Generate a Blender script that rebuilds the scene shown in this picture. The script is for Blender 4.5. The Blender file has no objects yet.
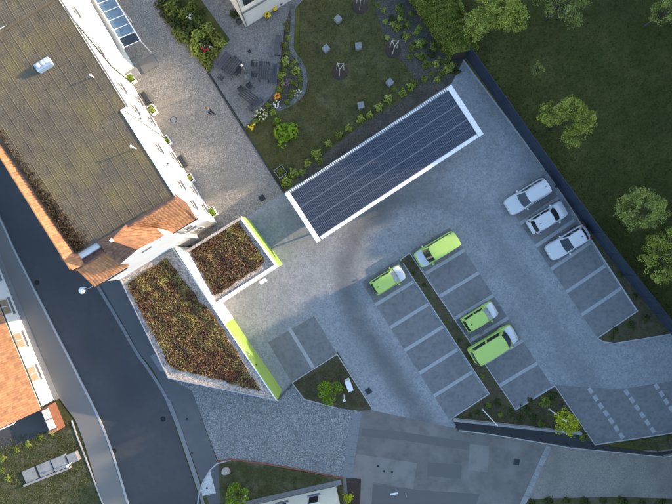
import bpy, math, random
import numpy as np
from mathutils import Vector, Matrix
R = math.radians
random.seed(7); rng = np.random.default_rng(7)
scene = bpy.context.scene
COL = scene.collection
CAMH = 45.0

# ------------------------------------------------------------------ camera, sky, sun, exposure
cam_d = bpy.data.cameras.new('Camera'); cam = bpy.data.objects.new('Camera', cam_d); COL.objects.link(cam)
cam.location = (0, 0, CAMH); cam.rotation_euler = (0, 0, 0)
cam_d.sensor_width = 36.0; cam_d.lens = 36.0 * CAMH / 67.2
cam_d.clip_start = 0.5; cam_d.clip_end = 2000
scene.camera = cam
SUN_EL = R(15.5); SUN_AZ = math.atan2(0.347, 0.938)
sdir = Vector((math.cos(SUN_EL) * math.cos(SUN_AZ), math.cos(SUN_EL) * math.sin(SUN_AZ), math.sin(SUN_EL)))
world = bpy.data.worlds.new('World'); scene.world = world; world.use_nodes = True
wn = world.node_tree
sky = wn.nodes.new('ShaderNodeTexSky'); sky.sky_type = 'NISHITA'; sky.sun_disc = False
sky.sun_elevation = SUN_EL; sky.sun_rotation = math.pi / 2 - SUN_AZ
bg = wn.nodes['Background']; bg.inputs['Strength'].default_value = 0.15
sky.air_density = 1.0; sky.dust_density = 0.8; sky.ozone_density = 1.0
wn.links.new(sky.outputs['Color'], bg.inputs['Color'])
sun_d = bpy.data.lights.new('sun', 'SUN'); sun_d.energy = 2.2; sun_d.angle = R(0.6); sun_d.color = (1.0, 0.77, 0.52)
sun = bpy.data.objects.new('sun', sun_d); COL.objects.link(sun); sun.location = (40, 15, 30)
sun.rotation_euler = sdir.to_track_quat('Z', 'Y').to_euler()
scene.view_settings.view_transform = 'Standard'; scene.view_settings.look = 'None'
scene.view_settings.exposure = 1.85; scene.view_settings.gamma = 1.0

# ------------------------------------------------------------------ helpers
def G(px, py, z=0.0):
    """photograph pixel -> real place at height z (1 px = 0.1 m on the ground)"""
    k = (CAMH - z) / CAMH * 0.1
    return Vector(((px - 336) * k, (252 - py) * k, z))

def tag(o, label=None, cat=None, group=None, kind=None):
    if label: o['label'] = label
    if cat: o['category'] = cat
    if group: o['group'] = group
    if kind: o['kind'] = kind
    return o

def empty(name, loc=(0, 0, 0), rz=0.0):
    o = bpy.data.objects.new(name, None); COL.objects.link(o)
    o.location = loc; o.rotation_euler = (0, 0, rz); o.empty_display_size = 0.2
    return o

def clean(name):
    return name

class MB:
    def __init__(s): s.v = []; s.f = []; s.m = []
    def add(s, vs, fs, mi=0):
        b = len(s.v); s.v.extend([tuple(v) for v in vs])
        s.f.extend([tuple(i + b for i in f) for f in fs]); s.m.extend([mi] * len(fs)); return s
    def box(s, c, size, rz=0.0, mi=0, bev=0.0):
        x, y, z = size[0] / 2, size[1] / 2, size[2] / 2
        cs, sn = math.cos(rz), math.sin(rz)
        def P(a, b, h): return (c[0] + a * cs - b * sn, c[1] + a * sn + b * cs, c[2] + h)
        if bev <= 0:
            vs = [P(-x, -y, -z), P(x, -y, -z), P(x, y, -z), P(-x, y, -z), P(-x, -y, z), P(x, -y, z), P(x, y, z), P(-x, y, z)]
            fs = [(0, 3, 2, 1), (4, 5, 6, 7), (0, 1, 5, 4), (1, 2, 6, 5), (2, 3, 7, 6), (3, 0, 4, 7)]
            return s.add(vs, fs, mi)
        b = bev
        ring = [(-x + b, -y), (x - b, -y), (x, -y + b), (x, y - b), (x - b, y), (-x + b, y), (-x, y - b), (-x, -y + b)]
        top = [(-x + b, -y + b), (x - b, -y + b), (x - b, -y + b), (x - b, y - b), (x - b, y - b), (-x + b, y - b), (-x + b, y - b), (-x + b, -y + b)]
        vs = [P(a, d, -z) for a, d in ring] + [P(a, d, z - b) for a, d in ring] + [P(-x + b, -y + b, z), P(x - b, -y + b, z), P(x - b, y - b, z), P(-x + b, y - b, z)]
        fs = [tuple(reversed(range(8)))] + [(i, (i + 1) % 8, (i + 1) % 8 + 8, i + 8) for i in range(8)]
        fs += [(8, 9, 17, 16), (9, 10, 17), (10, 11, 18, 17), (11, 12, 18), (12, 13, 19, 18), (13, 14, 19), (14, 15, 16, 19), (15, 8, 16), (16, 17, 18, 19)]
        return s.add(vs, fs, mi)
    def prism(s, poly, z0, z1, mi=0, bottom=False):
        n = len(poly)
        ar = sum(poly[i][0] * poly[(i + 1) % n][1] - poly[(i + 1) % n][0] * poly[i][1] for i in range(n))
        if ar < 0: poly = list(reversed(poly))
        vs = [(p[0], p[1], z0) for p in poly] + [(p[0], p[1], z1) for p in poly]
        fs = [tuple(range(n, 2 * n))] + [(i, (i + 1) % n, (i + 1) % n + n, i + n) for i in range(n)]
        if bottom: fs.append(tuple(reversed(range(n))))
        return s.add(vs, fs, mi)
    def sheet(s, poly, z, mi=0):
        n = len(poly)
        ar = sum(poly[i][0] * poly[(i + 1) % n][1] - poly[(i + 1) % n][0] * poly[i][1] for i in range(n))
        if ar < 0: poly = list(reversed(poly))
        return s.add([(p[0], p[1], z) for p in poly], [tuple(range(n))], mi)
    def tube(s, pts, r, n=8, mi=0, cap=True):
        pts = [Vector(p) for p in pts]; rs = r if isinstance(r, (list, tuple)) else [r] * len(pts)
        b = []; 
        for i, p in enumerate(pts):
            d = (pts[min(i + 1, len(pts) - 1)] - pts[max(i - 1, 0)])
            d = d.normalized() if d.length > 1e-9 else Vector((0, 0, 1))
            a = Vector((0, 0, 1)) if abs(d.z) < 0.9 else Vector((1, 0, 0))
            u = d.cross(a).normalized(); w = d.cross(u).normalized()
            b += [p + (u * math.cos(2 * math.pi * k / n) + w * math.sin(2 * math.pi * k / n)) * rs[i] for k in range(n)]
        fs = []
        for i in range(len(pts) - 1):
            for k in range(n):
                fs.append((i * n + k, i * n + (k + 1) % n, (i + 1) * n + (k + 1) % n, (i + 1) * n + k))
        if cap:
            fs.append(tuple(range(n))); fs.append(tuple(reversed(range((len(pts) - 1) * n, len(pts) * n))))
        return s.add(b, fs, mi)
    def lathe(s, c, prof, n=16, mi=0):
        vs = []; fs = []
        for r, z in prof:
            vs += [(c[0] + r * math.cos(2 * math.pi * k / n), c[1] + r * math.sin(2 * math.pi * k / n), c[2] + z) for k in range(n)]
        for i in range(len(prof) - 1):
            for k in range(n): fs.append((i * n + k, i * n + (k + 1) % n, (i + 1) * n + (k + 1) % n, (i + 1) * n + k))
        fs.append(tuple(range((len(prof) - 1) * n, len(prof) * n)))
        return s.add(vs, fs, mi)
    def strip(s, path, w, z0, z1, side=0.0, mi=0):
        """kerb / band following a path; side shifts it (-1 right .. 1 left)"""
        P = [Vector((p[0], p[1])) for p in path]; L = []; Rr = []
        for i, p in enumerate(P):
            d0 = (P[i] - P[i - 1]).normalized() if i else (P[1] - P[0]).normalized()
            d1 = (P[i + 1] - P[i]).normalized() if i < len(P) - 1 else d0
            n0 = Vector((-d0.y, d0.x)); n1 = Vector((-d1.y, d1.x)); m = (n0 + n1).normalized()
            m = m / max(0.4, m.dot(n0))
            L.append(p + m * w * (0.5 + side / 2)); Rr.append(p - m * w * (0.5 - side / 2))
        n = len(P)
        vs = [(p.x, p.y, z1) for p in L] + [(p.x, p.y, z1) for p in Rr] + [(p.x, p.y, z0) for p in L] + [(p.x, p.y, z0) for p in Rr]
        fs = []
        for i in range(n - 1):
            fs += [(i, n + i, n + i + 1, i + 1), (i, i + 1, 2 * n + i + 1, 2 * n + i), (n + i, 3 * n + i, 3 * n + i + 1, n + i + 1)]
        fs += [(0, 2 * n, 3 * n, n), (n - 1, 2 * n - 1, 4 * n - 1, 3 * n - 1)]
        return s.add(vs, fs, mi)
    def build(s, name, mats, parent=None, smooth=False, local=False):
        me = bpy.data.meshes.new(name)
        vs = s.v
        if parent is not None and not local:
            o = parent
            org = Vector((0, 0, 0))
            while o is not None: org = org + Vector(o.location); o = o.parent
            vs = [(v[0] - org.x, v[1] - org.y, v[2] - org.z) for v in vs]
        me.from_pydata(vs, [], s.f)
        if not isinstance(mats, (list, tuple)): mats = [mats]
        for m in mats: me.materials.append(m)
        if len(mats) > 1: me.polygons.foreach_set('material_index', s.m)
        if smooth: me.polygons.foreach_set('use_smooth', [True] * len(me.polygons))
        me.update()
        o = bpy.data.objects.new(name, me); COL.objects.link(o)
        if parent is not None: o.parent = parent
        return o

def copy_tree(o, parent=None):
    c = o.copy(); COL.objects.link(c); c.parent = parent
    for ch in list(o.children): copy_tree(ch, c)
    return c

# ------------------------------------------------------------------ materials
def mat(name, stops, scale=1.0, rough=0.85, detail=6.0, bump=0.0, bscale=None, island=0.0, big=None, metal=0.0,
        coat=0.0, kind='noise', space='world', stretch=(1, 1, 1), rot=0.0, transl=0.0, spec=0.3, contrast=(0.3, 0.7)):
    m = bpy.data.materials.new(name); m.use_nodes = True; nt = m.node_tree; N = nt.nodes; L = nt.links
    p = N['Principled BSDF']; p.inputs['Roughness'].default_value = rough; p.inputs['Metallic'].default_value = metal
    p.inputs['Specular IOR Level'].default_value = spec
    if coat: p.inputs['Coat Weight'].default_value = coat; p.inputs['Coat Roughness'].default_value = 0.06
    if space == 'world': g = N.new('ShaderNodeNewGeometry'); vec = g.outputs['Position']
    else: g = N.new('ShaderNodeTexCoord'); vec = g.outputs['Object']
    mp = N.new('ShaderNodeMapping'); mp.inputs['Scale'].default_value = stretch; mp.inputs['Rotation'].default_value = (0, 0, rot)
    L.new(vec, mp.inputs['Vector']); vec = mp.outputs['Vector']
    if kind == 'voronoi':
        t = N.new('ShaderNodeTexVoronoi'); t.inputs['Scale'].default_value = scale; sep = N.new('ShaderNodeSeparateColor')
        L.new(t.outputs['Color'], sep.inputs['Color']); fac = sep.outputs['Red']; bsrc = t.outputs['Distance']
    else:
        t = N.new('ShaderNodeTexNoise'); t.inputs['Scale'].default_value = scale; t.inputs['Detail'].default_value = detail; t.inputs['Roughness'].default_value = 0.62
        fac = t.outputs['Fac']; bsrc = t.outputs['Fac']
    L.new(vec, t.inputs['Vector'])
    rmp = N.new('ShaderNodeValToRGB'); L.new(fac, rmp.inputs['Fac'])
    c0, c1 = contrast if kind == 'noise' else (0.0, 1.0)
    el = rmp.color_ramp.elements
    while len(el) < len(stops): el.new(0.5)
    for i, c in enumerate(stops):
        el[i].position = c0 + (c1 - c0) * i / max(1, len(stops) - 1); el[i].color = (*c, 1)
    out = rmp.outputs['Color']
    if big:                                                 # slow stains: (scale, colour, amount)
        for (bs, bc, amt) in big:
            t2 = N.new('ShaderNodeTexNoise'); t2.inputs['Scale'].default_value = bs; t2.inputs['Detail'].default_value = 5; L.new(vec, t2.inputs['Vector'])
            mr = N.new('ShaderNodeMapRange'); mr.inputs['From Min'].default_value = 0.46; mr.inputs['From Max'].default_value = 0.68; mr.inputs['To Max'].default_value = amt
            L.new(t2.outputs['Fac'], mr.inputs['Value'])
            mx = N.new('ShaderNodeMix'); mx.data_type = 'RGBA'; L.new(mr.outputs['Result'], mx.inputs['Factor']); L.new(out, mx.inputs['A']); mx.inputs['B'].default_value = (*bc, 1); out = mx.outputs['Result']
    if island:
        gi = N.new('ShaderNodeNewGeometry'); mr = N.new('ShaderNodeMapRange'); L.new(gi.outputs['Random Per Island'], mr.inputs['Value'])
        mr.inputs['To Min'].default_value = 1 - island; mr.inputs['To Max'].default_value = 1 + island
        hs = N.new('ShaderNodeHueSaturation'); L.new(mr.outputs['Result'], hs.inputs['Value']); L.new(out, hs.inputs['Color']); out = hs.outputs['Color']
    L.new(out, p.inputs['Base Color'])
    if bump:
        if bscale:
            t3 = N.new('ShaderNodeTexNoise'); t3.inputs['Scale'].default_value = bscale; t3.inputs['Detail'].default_value = 4; L.new(vec, t3.inputs['Vector']); bsrc = t3.outputs['Fac']
        b = N.new('ShaderNodeBump'); b.inputs['Strength'].default_value = bump; b.inputs['Distance'].default_value = 0.03
        L.new(bsrc, b.inputs['Height']); L.new(b.outputs['Normal'], p.inputs['Normal'])
    if transl:
        tr = N.new('ShaderNodeBsdfTranslucent'); L.new(out, tr.inputs['Color']); ms = N.new('ShaderNodeMixShader'); ms.inputs[0].default_value = transl
        L.new(p.outputs['BSDF'], ms.inputs[1]); L.new(tr.outputs['BSDF'], ms.inputs[2]); L.new(ms.outputs['Shader'], N['Material Output'].inputs['Surface'])
    return m

def paint(name, c, rough=0.4, coat=0.0, metal=0.0, var=0.08, space='object', spec=0.4):
    d = tuple(max(0, x * (1 - var)) for x in c); e = tuple(min(1, x * (1 + var)) for x in c)
    return mat(name, [d, e], scale=1.7, rough=rough, coat=coat, metal=metal, space=space, spec=spec)

M = {}
M['road'] = mat('road_asphalt', [(.056, .058, .060), (.078, .080, .082)], scale=60, big=[(.5, (.085, .088, .092), .55), (.25, (.042, .046, .052), .6), (1.6, (.055, .057, .062), .5)], bump=.2, rough=.9)
M['yard'] = mat('yard_asphalt', [(.13, .121, .113), (.19, .178, .166)], scale=45, big=[(.35, (.24, .22, .20), .6), (.8, (.105, .10, .095), .6), (2.5, (.18, .168, .155), .4)], bump=.2, rough=.9)
M['patch'] = mat('patch_asphalt', [(.19, .178, .165), (.24, .224, .208)], scale=40, big=[(.8, (.12, .113, .106), .5), (2.2, (.22, .205, .19), .4)], bump=.15)
M['darkpatch'] = mat('dark_patch_asphalt', [(.11, .105, .10), (.145, .138, .132)], scale=40, big=[(.9, (.13, .13, .13), .5)], bump=.15)
M['pavement'] = mat('pavement_asphalt', [(.085, .088, .094), (.125, .127, .132)], scale=50, big=[(.6, (.15, .145, .14), .5), (.3, (.075, .08, .09), .5)], bump=.15)
M['walk'] = mat('slab_pavement', [(.15, .145, .138), (.20, .192, .18)], scale=40, big=[(.5, (.17, .16, .145), .5)], bump=.1)
M['bay'] = mat('bay_paving', [(.155, .157, .16), (.205, .207, .21)], scale=38, big=[(.45, (.205, .206, .206), .5), (1.1, (.12, .124, .13), .45), (2.6, (.10, .103, .108), .5)], bump=.15)
M['marking'] = mat('light_stone_line', [(.27, .28, .29), (.38, .39, .40)], scale=14, bump=.1)
M['kerb'] = mat('granite_kerb', [(.30, .31, .32), (.43, .43, .43)], scale=12, bump=.15)
M['gutter'] = mat('gutter_stone', [(.15, .155, .165), (.23, .235, .24)], scale=16, bump=.15)
M['darkedge'] = paint('dark_steel_edging', (.03, .032, .036), rough=.6)
M['cobble'] = mat('cobbles', [(.11, .112, .114), (.17, .172, .172), (.22, .222, .22), (.34, .338, .33)], scale=11.0, kind='voronoi', bump=.6, big=[(.3, (.17, .175, .18), .3)])
M['setts'] = mat('driveway_setts', [(.14, .132, .12), (.20, .187, .17), (.25, .235, .21), (.36, .335, .30)], scale=13.0, kind='voronoi', bump=.4, big=[(.25, (.24, .215, .175), .5), (.6, (.165, .16, .155), .3)])
M['terrace'] = mat('terrace_setts', [(.12, .118, .115), (.17, .167, .16), (.24, .233, .225)], scale=11.0, kind='voronoi', bump=.5, big=[(.4, (.13, .13, .13), .4)])
M['gravelyard'] = mat('gravel_yard', [(.16, .145, .125), (.30, .27, .235)], scale=22, kind='voronoi', bump=.4, big=[(.35, (.15, .135, .12), .6), (1.2, (.25, .225, .19), .5)])
M['meadow'] = mat('meadow', [(.054, .060, .010), (.088, .092, .018)], scale=5, big=[(.35, (.135, .120, .035), .65), (.13, (.042, .048, .009), .7), (1.8, (.068, .078, .015), .5)], bump=.6, bscale=18)
M['lawn'] = mat('lawn', [(.058, .060, .015), (.092, .088, .026)], scale=5, big=[(.45, (.13, .12, .055), .65), (1.2, (.028, .034, .011), .5)], bump=.6, bscale=20)
M['verge'] = mat('verge_grass', [(.045, .050, .015), (.080, .080, .028)], scale=4, big=[(.7, (.14, .125, .085), .65), (1.6, (.035, .044, .012), .6)], bump=.6, bscale=18)
M['soil'] = mat('bed_soil', [(.044, .040, .020), (.080, .068, .036)], scale=6, big=[(.9, (.065, .068, .022), .7), (2.0, (.12, .10, .065), .5)], bump=.7, bscale=14)
M['mulch'] = mat('slate_mulch', [(.050, .042, .034), (.115, .10, .085)], scale=11, kind='voronoi', bump=.5, big=[(.8, (.04, .036, .03), .6)])
M['bark'] = mat('bark_mulch', [(.030, .022, .018), (.070, .050, .042)], scale=12, bump=.6)
M['stonepath'] = mat('bed_edge_stones', [(.10, .10, .10), (.18, .175, .165)], scale=9, kind='voronoi', bump=.4, big=[(1., (.06, .06, .05), .6)])
M['gravel'] = mat('roof_gravel', [(.24, .195, .16), (.42, .355, .30), (.60, .52, .45)], scale=10, kind='voronoi', bump=.6)
M['substrate'] = mat('sedum_substrate', [(.06, .036, .024), (.12, .075, .045)], scale=5, big=[(.5, (.075, .060, .018), .6)], bump=.8, bscale=9)
M['white'] = mat('white_render', [(.78, .77, .75), (.84, .83, .81)], scale=3, big=[(.7, (.72, .71, .68), .5)], bump=.03, rough=.9)
M['cream'] = mat('cream_render', [(.66, .62, .54), (.74, .70, .62)], scale=3, big=[(.8, (.60, .56, .48), .5)], rough=.9)
M['lime'] = mat('lime_cladding', [(.24, .37, .075), (.31, .44, .10)], scale=1.2, big=[(2.5, (.24, .36, .09), .5)], rough=.55)
M['plaster'] = mat('white_coping', [(.70, .70, .68), (.80, .80, .78)], scale=4, rough=.6)
M['coping'] = paint('metal_coping', (.45, .47, .50), rough=.35, metal=.5)
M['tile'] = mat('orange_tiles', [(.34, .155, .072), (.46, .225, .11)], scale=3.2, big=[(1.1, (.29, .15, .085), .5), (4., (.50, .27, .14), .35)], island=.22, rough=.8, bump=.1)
M['tile_old_shade'] = mat('worn_shade_tiles', [(.16, .085, .060), (.25, .13, .085)], scale=3.2, big=[(1.1, (.12, .085, .07), .6)], island=.25, rough=.85)  # dark tile copy; shade on slopes facing away from the sun is painted in
M['zinc'] = paint('zinc', (.25, .27, .29), rough=.45, metal=.6)
M['darkmetal'] = paint('anthracite_metal', (.035, .038, .043), rough=.5)
M['glass'] = paint('dark_glass', (.018, .024, .030), rough=.05, var=.3, spec=.7)
M['paleglass'] = paint('pale_glass', (.10, .16, .22), rough=.08, var=.25, spec=.7)
M['paleskyscreen'] = paint('pale_sky_windscreen', (.34, .37, .39), rough=.08, var=.3, spec=.6)  # pale colour paints the sky's reflection into the small cars' windscreens
M['frame'] = paint('window_frame', (.62, .63, .62), rough=.5)
M['shutter'] = paint('grey_louvre', (.36, .37, .36), rough=.6)
M['concrete'] = mat('concrete', [(.22, .225, .225), (.31, .31, .30)], scale=6, big=[(1.2, (.17, .175, .17), .6)], bump=.1)
M['litreveal'] = paint('tan_lit_reveal', (.30, .24, .17), rough=.6)  # tan pane colour stands in for the lit brown window reveals
M['cube'] = mat('cube_granite', [(.17, .18, .19), (.25, .26, .27)], scale=9, kind='voronoi', bump=.2)
M['lightstone'] = mat('pale_granite', [(.40, .40, .40), (.58, .58, .57)], scale=9, kind='voronoi', bump=.2)
M['boulder'] = mat('boulder', [(.28, .25, .22), (.46, .42, .38)], scale=4, bump=.4)
M['wood'] = mat('weathered_planks', [(.034, .036, .042), (.056, .058, .066)], scale=5, stretch=(1, 6, 1), space='object', rough=.7)
M['brick'] = mat('red_brick', [(.16, .065, .04), (.26, .11, .07)], scale=10, bump=.2)
M['fencepanel'] = mat('blue_grey_fence', [(.015, .023, .042), (.026, .036, .060)], scale=2.5, rough=.45, spec=.4)
M['bark_tree'] = mat('tree_bark', [(.05, .042, .032), (.11, .095, .075)], scale=9, bump=.5)
M['stake'] = paint('pale_stakes', (.50, .46, .38), rough=.8)
def leafmat(n, a, b, tr=.25, isl=.35): return mat(n, [a, b], scale=1.4, island=isl, rough=.7, transl=tr, spec=.2, big=[(.5, tuple(x * .75 for x in a), .5)])
M['leaf_fresh'] = leafmat('leaves_fresh', (.24, .29, .05), (.40, .44, .09), isl=.45)
M['leaf_mid'] = leafmat('leaves_mid', (.22, .26, .04), (.40, .43, .08), isl=.45)
M['leaf_dusty'] = leafmat('leaves_dusty', (.22, .26, .06), (.38, .42, .11))
M['leaf_dark'] = leafmat('leaves_dark', (.045, .060, .014), (.085, .10, .026))
M['leaf_hedge'] = leafmat('leaves_hedge', (.15, .19, .03), (.27, .31, .06))
M['leaf_yellow'] = leafmat('leaves_yellow', (.36, .40, .02), (.55, .56, .04), tr=.3)
M['leaf_lime'] = leafmat('leaves_lime', (.14, .24, .012), (.24, .36, .025), tr=.3)
M['leaf_bed'] = leafmat('leaves_bed', (.12, .15, .025), (.23, .26, .05))
M['grassblade'] = leafmat('grass_blades', (.052, .062, .010), (.11, .115, .024), tr=.1)
M['lawnblade'] = leafmat('lawn_blades', (.060, .064, .015), (.125, .12, .036), tr=.1)
M['vergeblade'] = leafmat('verge_blades', (.062, .068, .016), (.15, .135, .055), tr=.1)
def sedummat():
    m = mat('sedum', [(.14, .065, .040), (.20, .125, .055), (.27, .215, .07), (.36, .31, .09)], scale=1.1, big=[(.22, (.17, .075, .05), .7)], detail=8, contrast=(.34, .66), island=.3, rough=.8, transl=.15)
    return m
M['sedum'] = sedummat()
M['sedum_red'] = mat('sedum_red', [(.11, .060, .042), (.19, .080, .052), (.21, .13, .065), (.25, .205, .085)], scale=1.0, detail=8, contrast=(.34, .68), island=.3, rough=.8, transl=.15)
M['roofsheet'] = mat('roof_sheets', [(.105, .084, .055), (.170, .138, .092)], scale=1.4, detail=9, big=[(.35, (.20, .155, .055), .65), (.22, (.09, .073, .062), .55), (6., (.085, .068, .05), .45)], bump=.25, bscale=16, rough=.85, island=.12, stretch=(1, 1, 1))
M['moss'] = mat('roof_moss', [(.035, .022, .012), (.085, .055, .025)], scale=5, bump=.8, island=.4)
for k, c in dict(orange=(.85, .28, .01), yellow=(.80, .58, .02), white=(.75, .72, .70), red=(.50, .02, .04), violet=(.22, .08, .22), pale=(.62, .58, .36)).items():
    M['fl_' + k] = paint('petals_' + k, c, rough=.7)
M['car_green'] = paint('car_lime_paint', (.40, .57, .13), rough=.25, coat=.5, var=.03)
M['car_white'] = paint('car_white_paint', (.50, .52, .54), rough=.25, coat=.6, var=.02)
M['car_silver'] = paint('car_silver_paint', (.50, .53, .56), rough=.3, coat=.6, var=.05, metal=.2)
M['trim'] = paint('black_trim', (.018, .019, .021), rough=.5)
M['tyre'] = paint('tyre_rubber', (.015, .015, .016), rough=.85)
M['alloy'] = paint('alloy_rim', (.40, .41, .42), rough=.3, metal=.8)
M['lamp'] = paint('headlamp', (.65, .68, .70), rough=.1, spec=.7)
M['redlamp'] = paint('tail_lamp', (.30, .012, .01), rough=.2)
M['plate'] = paint('number_plate', (.7, .7, .68), rough=.5)
M['skin'] = paint('skin', (.45, .27, .19), rough=.6)
M['jacket'] = paint('pale_jacket', (.17, .20, .27), rough=.9)
M['trousers'] = paint('dark_trousers', (.018, .018, .022), rough=.9)
M['hair'] = paint('hair', (.10, .075, .05), rough=.8)
M['whiteplastic'] = paint('white_plastic', (.75, .76, .77), rough=.4)
M['bluesteel'] = paint('blue_grey_steel', (.30, .40, .52), rough=.4)
M['cushion'] = paint('cushion', (.085, .085, .10), rough=.9)

# cells of the solar panels: procedural grid in the panel's own coordinates
def cellmat():
    m = bpy.data.materials.new('solar_cells'); m.use_nodes = True; nt = m.node_tree; N = nt.nodes; L = nt.links
    p = N['Principled BSDF']; p.inputs['Roughness'].default_value = .22; p.inputs['Specular IOR Level'].default_value = .5
    tc = N.new('ShaderNodeTexCoord'); br = N.new('ShaderNodeTexBrick'); br.offset = 0; br.inputs['Scale'].default_value = 1
    br.inputs['Brick Width'].default_value = .17; br.inputs['Row Height'].default_value = .83; br.inputs['Mortar Size'].default_value = .014; br.inputs['Mortar Smooth'].default_value = .2
    br.inputs['Color1'].default_value = (.024, .030, .046, 1); br.inputs['Color2'].default_value = (.034, .041, .060, 1); br.inputs['Mortar'].default_value = (.12, .14, .18, 1)
    L.new(tc.outputs['Object'], br.inputs['Vector']); L.new(br.outputs['Color'], p.inputs['Base Color'])
    return m
M['cells'] = cellmat()

# lot paving: small setts with a darker tyre-worn lane sweeping round the bays
def lotmat():
    m = bpy.data.materials.new('lot_paving'); m.use_nodes = True; nt = m.node_tree; N = nt.nodes; L = nt.links
    p = N['Principled BSDF']; p.inputs['Roughness'].default_value = .8; p.inputs['Specular IOR Level'].default_value = .35
    g = N.new('ShaderNodeNewGeometry'); pos = g.outputs['Position']
    def math_(op, a, b=None, c=None):
        n = N.new('ShaderNodeMath'); n.operation = op
        for i, x in enumerate((a, b, c)):
            if x is None: continue
            if isinstance(x, (int, float)): n.inputs[i].default_value = x
            else: L.new(x, n.inputs[i])
        return n.outputs[0]
    sp = N.new('ShaderNodeSeparateXYZ'); L.new(pos, sp.inputs[0]); X, Y = sp.outputs['X'], sp.outputs['Y']
    vo = N.new('ShaderNodeTexVoronoi'); vo.inputs['Scale'].default_value = 7.5; L.new(pos, vo.inputs['Vector'])
    sc = N.new('ShaderNodeSeparateColor'); L.new(vo.outputs['Color'], sc.inputs[0])
    r = N.new('ShaderNodeValToRGB'); L.new(sc.outputs['Red'], r.inputs['Fac'])
    r.color_ramp.elements[0].color = (.19, .20, .21, 1); r.color_ramp.elements[1].color = (.30, .31, .32, 1)
    col = r.outputs['Color']
    def over(col, fac, c):
        mx = N.new('ShaderNodeMix'); mx.data_type = 'RGBA'; L.new(fac, mx.inputs['Factor']); L.new(col, mx.inputs['A']); mx.inputs['B'].default_value = (*c, 1); return mx.outputs['Result']
    def nz(scale, lo, hi, amt, det=5):
        t = N.new('ShaderNodeTexNoise'); t.inputs['Scale'].default_value = scale; t.inputs['Detail'].default_value = det; L.new(pos, t.inputs['Vector'])
        mr = N.new('ShaderNodeMapRange'); mr.inputs['From Min'].default_value = lo; mr.inputs['From Max'].default_value = hi; mr.inputs['To Max'].default_value = amt; L.new(t.outputs['Fac'], mr.inputs['Value']); return mr.outputs['Result']
    col = over(col, nz(.22, .42, .7, .55), (.17, .18, .185))
    col = over(col, nz(1.4, .5, .72, .38), (.36, .365, .365))
    col = over(col, nz(.5, .5, .66, .4), (.20, .215, .21))
    # worn lane: ring round C then two straight runs
    cx, cy = (425 - 336) * .1, (252 - 277) * .1
    dx = math_('SUBTRACT', X, cx); dy = math_('SUBTRACT', Y, cy)
    rad = math_('SQRT', math_('ADD', math_('MULTIPLY', dx, dx), math_('MULTIPLY', dy, dy)))
    ring = math_('ABSOLUTE', math_('SUBTRACT', rad, 8.0))
    ux, uy = .543, -.84                                    # along the bank, downwards
    along = math_('ADD', math_('MULTIPLY', dx, ux), math_('MULTIPLY', dy, uy))
    perp = math_('ABSOLUTE', math_('ADD', math_('MULTIPLY', dx, -uy), math_('MULTIPLY', dy, ux)))
    line = math_('ABSOLUTE', math_('SUBTRACT', perp, 8.0))
    isline = math_('GREATER_THAN', along, 0.0)
    dist = math_('ADD', math_('MULTIPLY', line, isline), math_('MULTIPLY', ring, math_('SUBTRACT', 1.0, isline)))
    mr = N.new('ShaderNodeMapRange'); mr.interpolation_type = 'SMOOTHSTEP'; mr.inputs['From Min'].default_value = 1.9; mr.inputs['From Max'].default_value = .1; mr.inputs['To Max'].default_value = .78; L.new(dist, mr.inputs['Value'])
    sgn_ = math_('ADD', math_('MULTIPLY', dx, -uy), math_('MULTIPLY', dy, ux)); rs_ = N.new('ShaderNodeMapRange'); rs_.inputs['From Min'].default_value = 0; rs_.inputs['From Max'].default_value = 7; rs_.inputs['To Min'].default_value = 1; rs_.inputs['To Max'].default_value = .35; L.new(sgn_, rs_.inputs['Value'])
    mr_out = math_('MULTIPLY', mr.outputs['Result'], rs_.outputs['Result'])
    wob = nz(.6, .3, .6, 1.0)
    col = over(col, math_('MULTIPLY', mr_out, math_('ADD', math_('MULTIPLY', wob, .25), .75)), (.10, .104, .108))
    L.new(col, p.inputs['Base Color'])
    b = N.new('ShaderNodeBump'); b.inputs['Strength'].default_value = .35; b.inputs['Distance'].default_value = .02; L.new(vo.outputs['Distance'], b.inputs['Height']); L.new(b.outputs['Normal'], p.inputs['Normal'])
    return m
M['lot'] = lotmat()

def smooth(pts, k=5):
    out = []
    for i in range(len(pts) - 1):
        p0, p1, p2, p3 = pts[max(0, i - 1)], pts[i], pts[i + 1], pts[min(len(pts) - 1, i + 2)]
        for j in range(k):
            t = j / k; out.append(tuple(.5 * (2 * p1[c] + (p2[c] - p0[c]) * t + (2 * p0[c] - 5 * p1[c] + 4 * p2[c] - p3[c]) * t * t + (3 * p1[c] - p0[c] - 3 * p2[c] + p3[c]) * t ** 3) for c in (0, 1)))
    return out + [tuple(pts[-1])]
def gp(pts, z=0): return [G(x, y, z) for x, y in pts]
def ground(name, pts, z, m, kind='structure', z0=None):
    b = MB()
    if z0 is None: b.sheet(gp(pts), z)
    else: b.prism(gp(pts), z0, z)
    return tag(b.build(name, M[m]), kind=kind)

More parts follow.
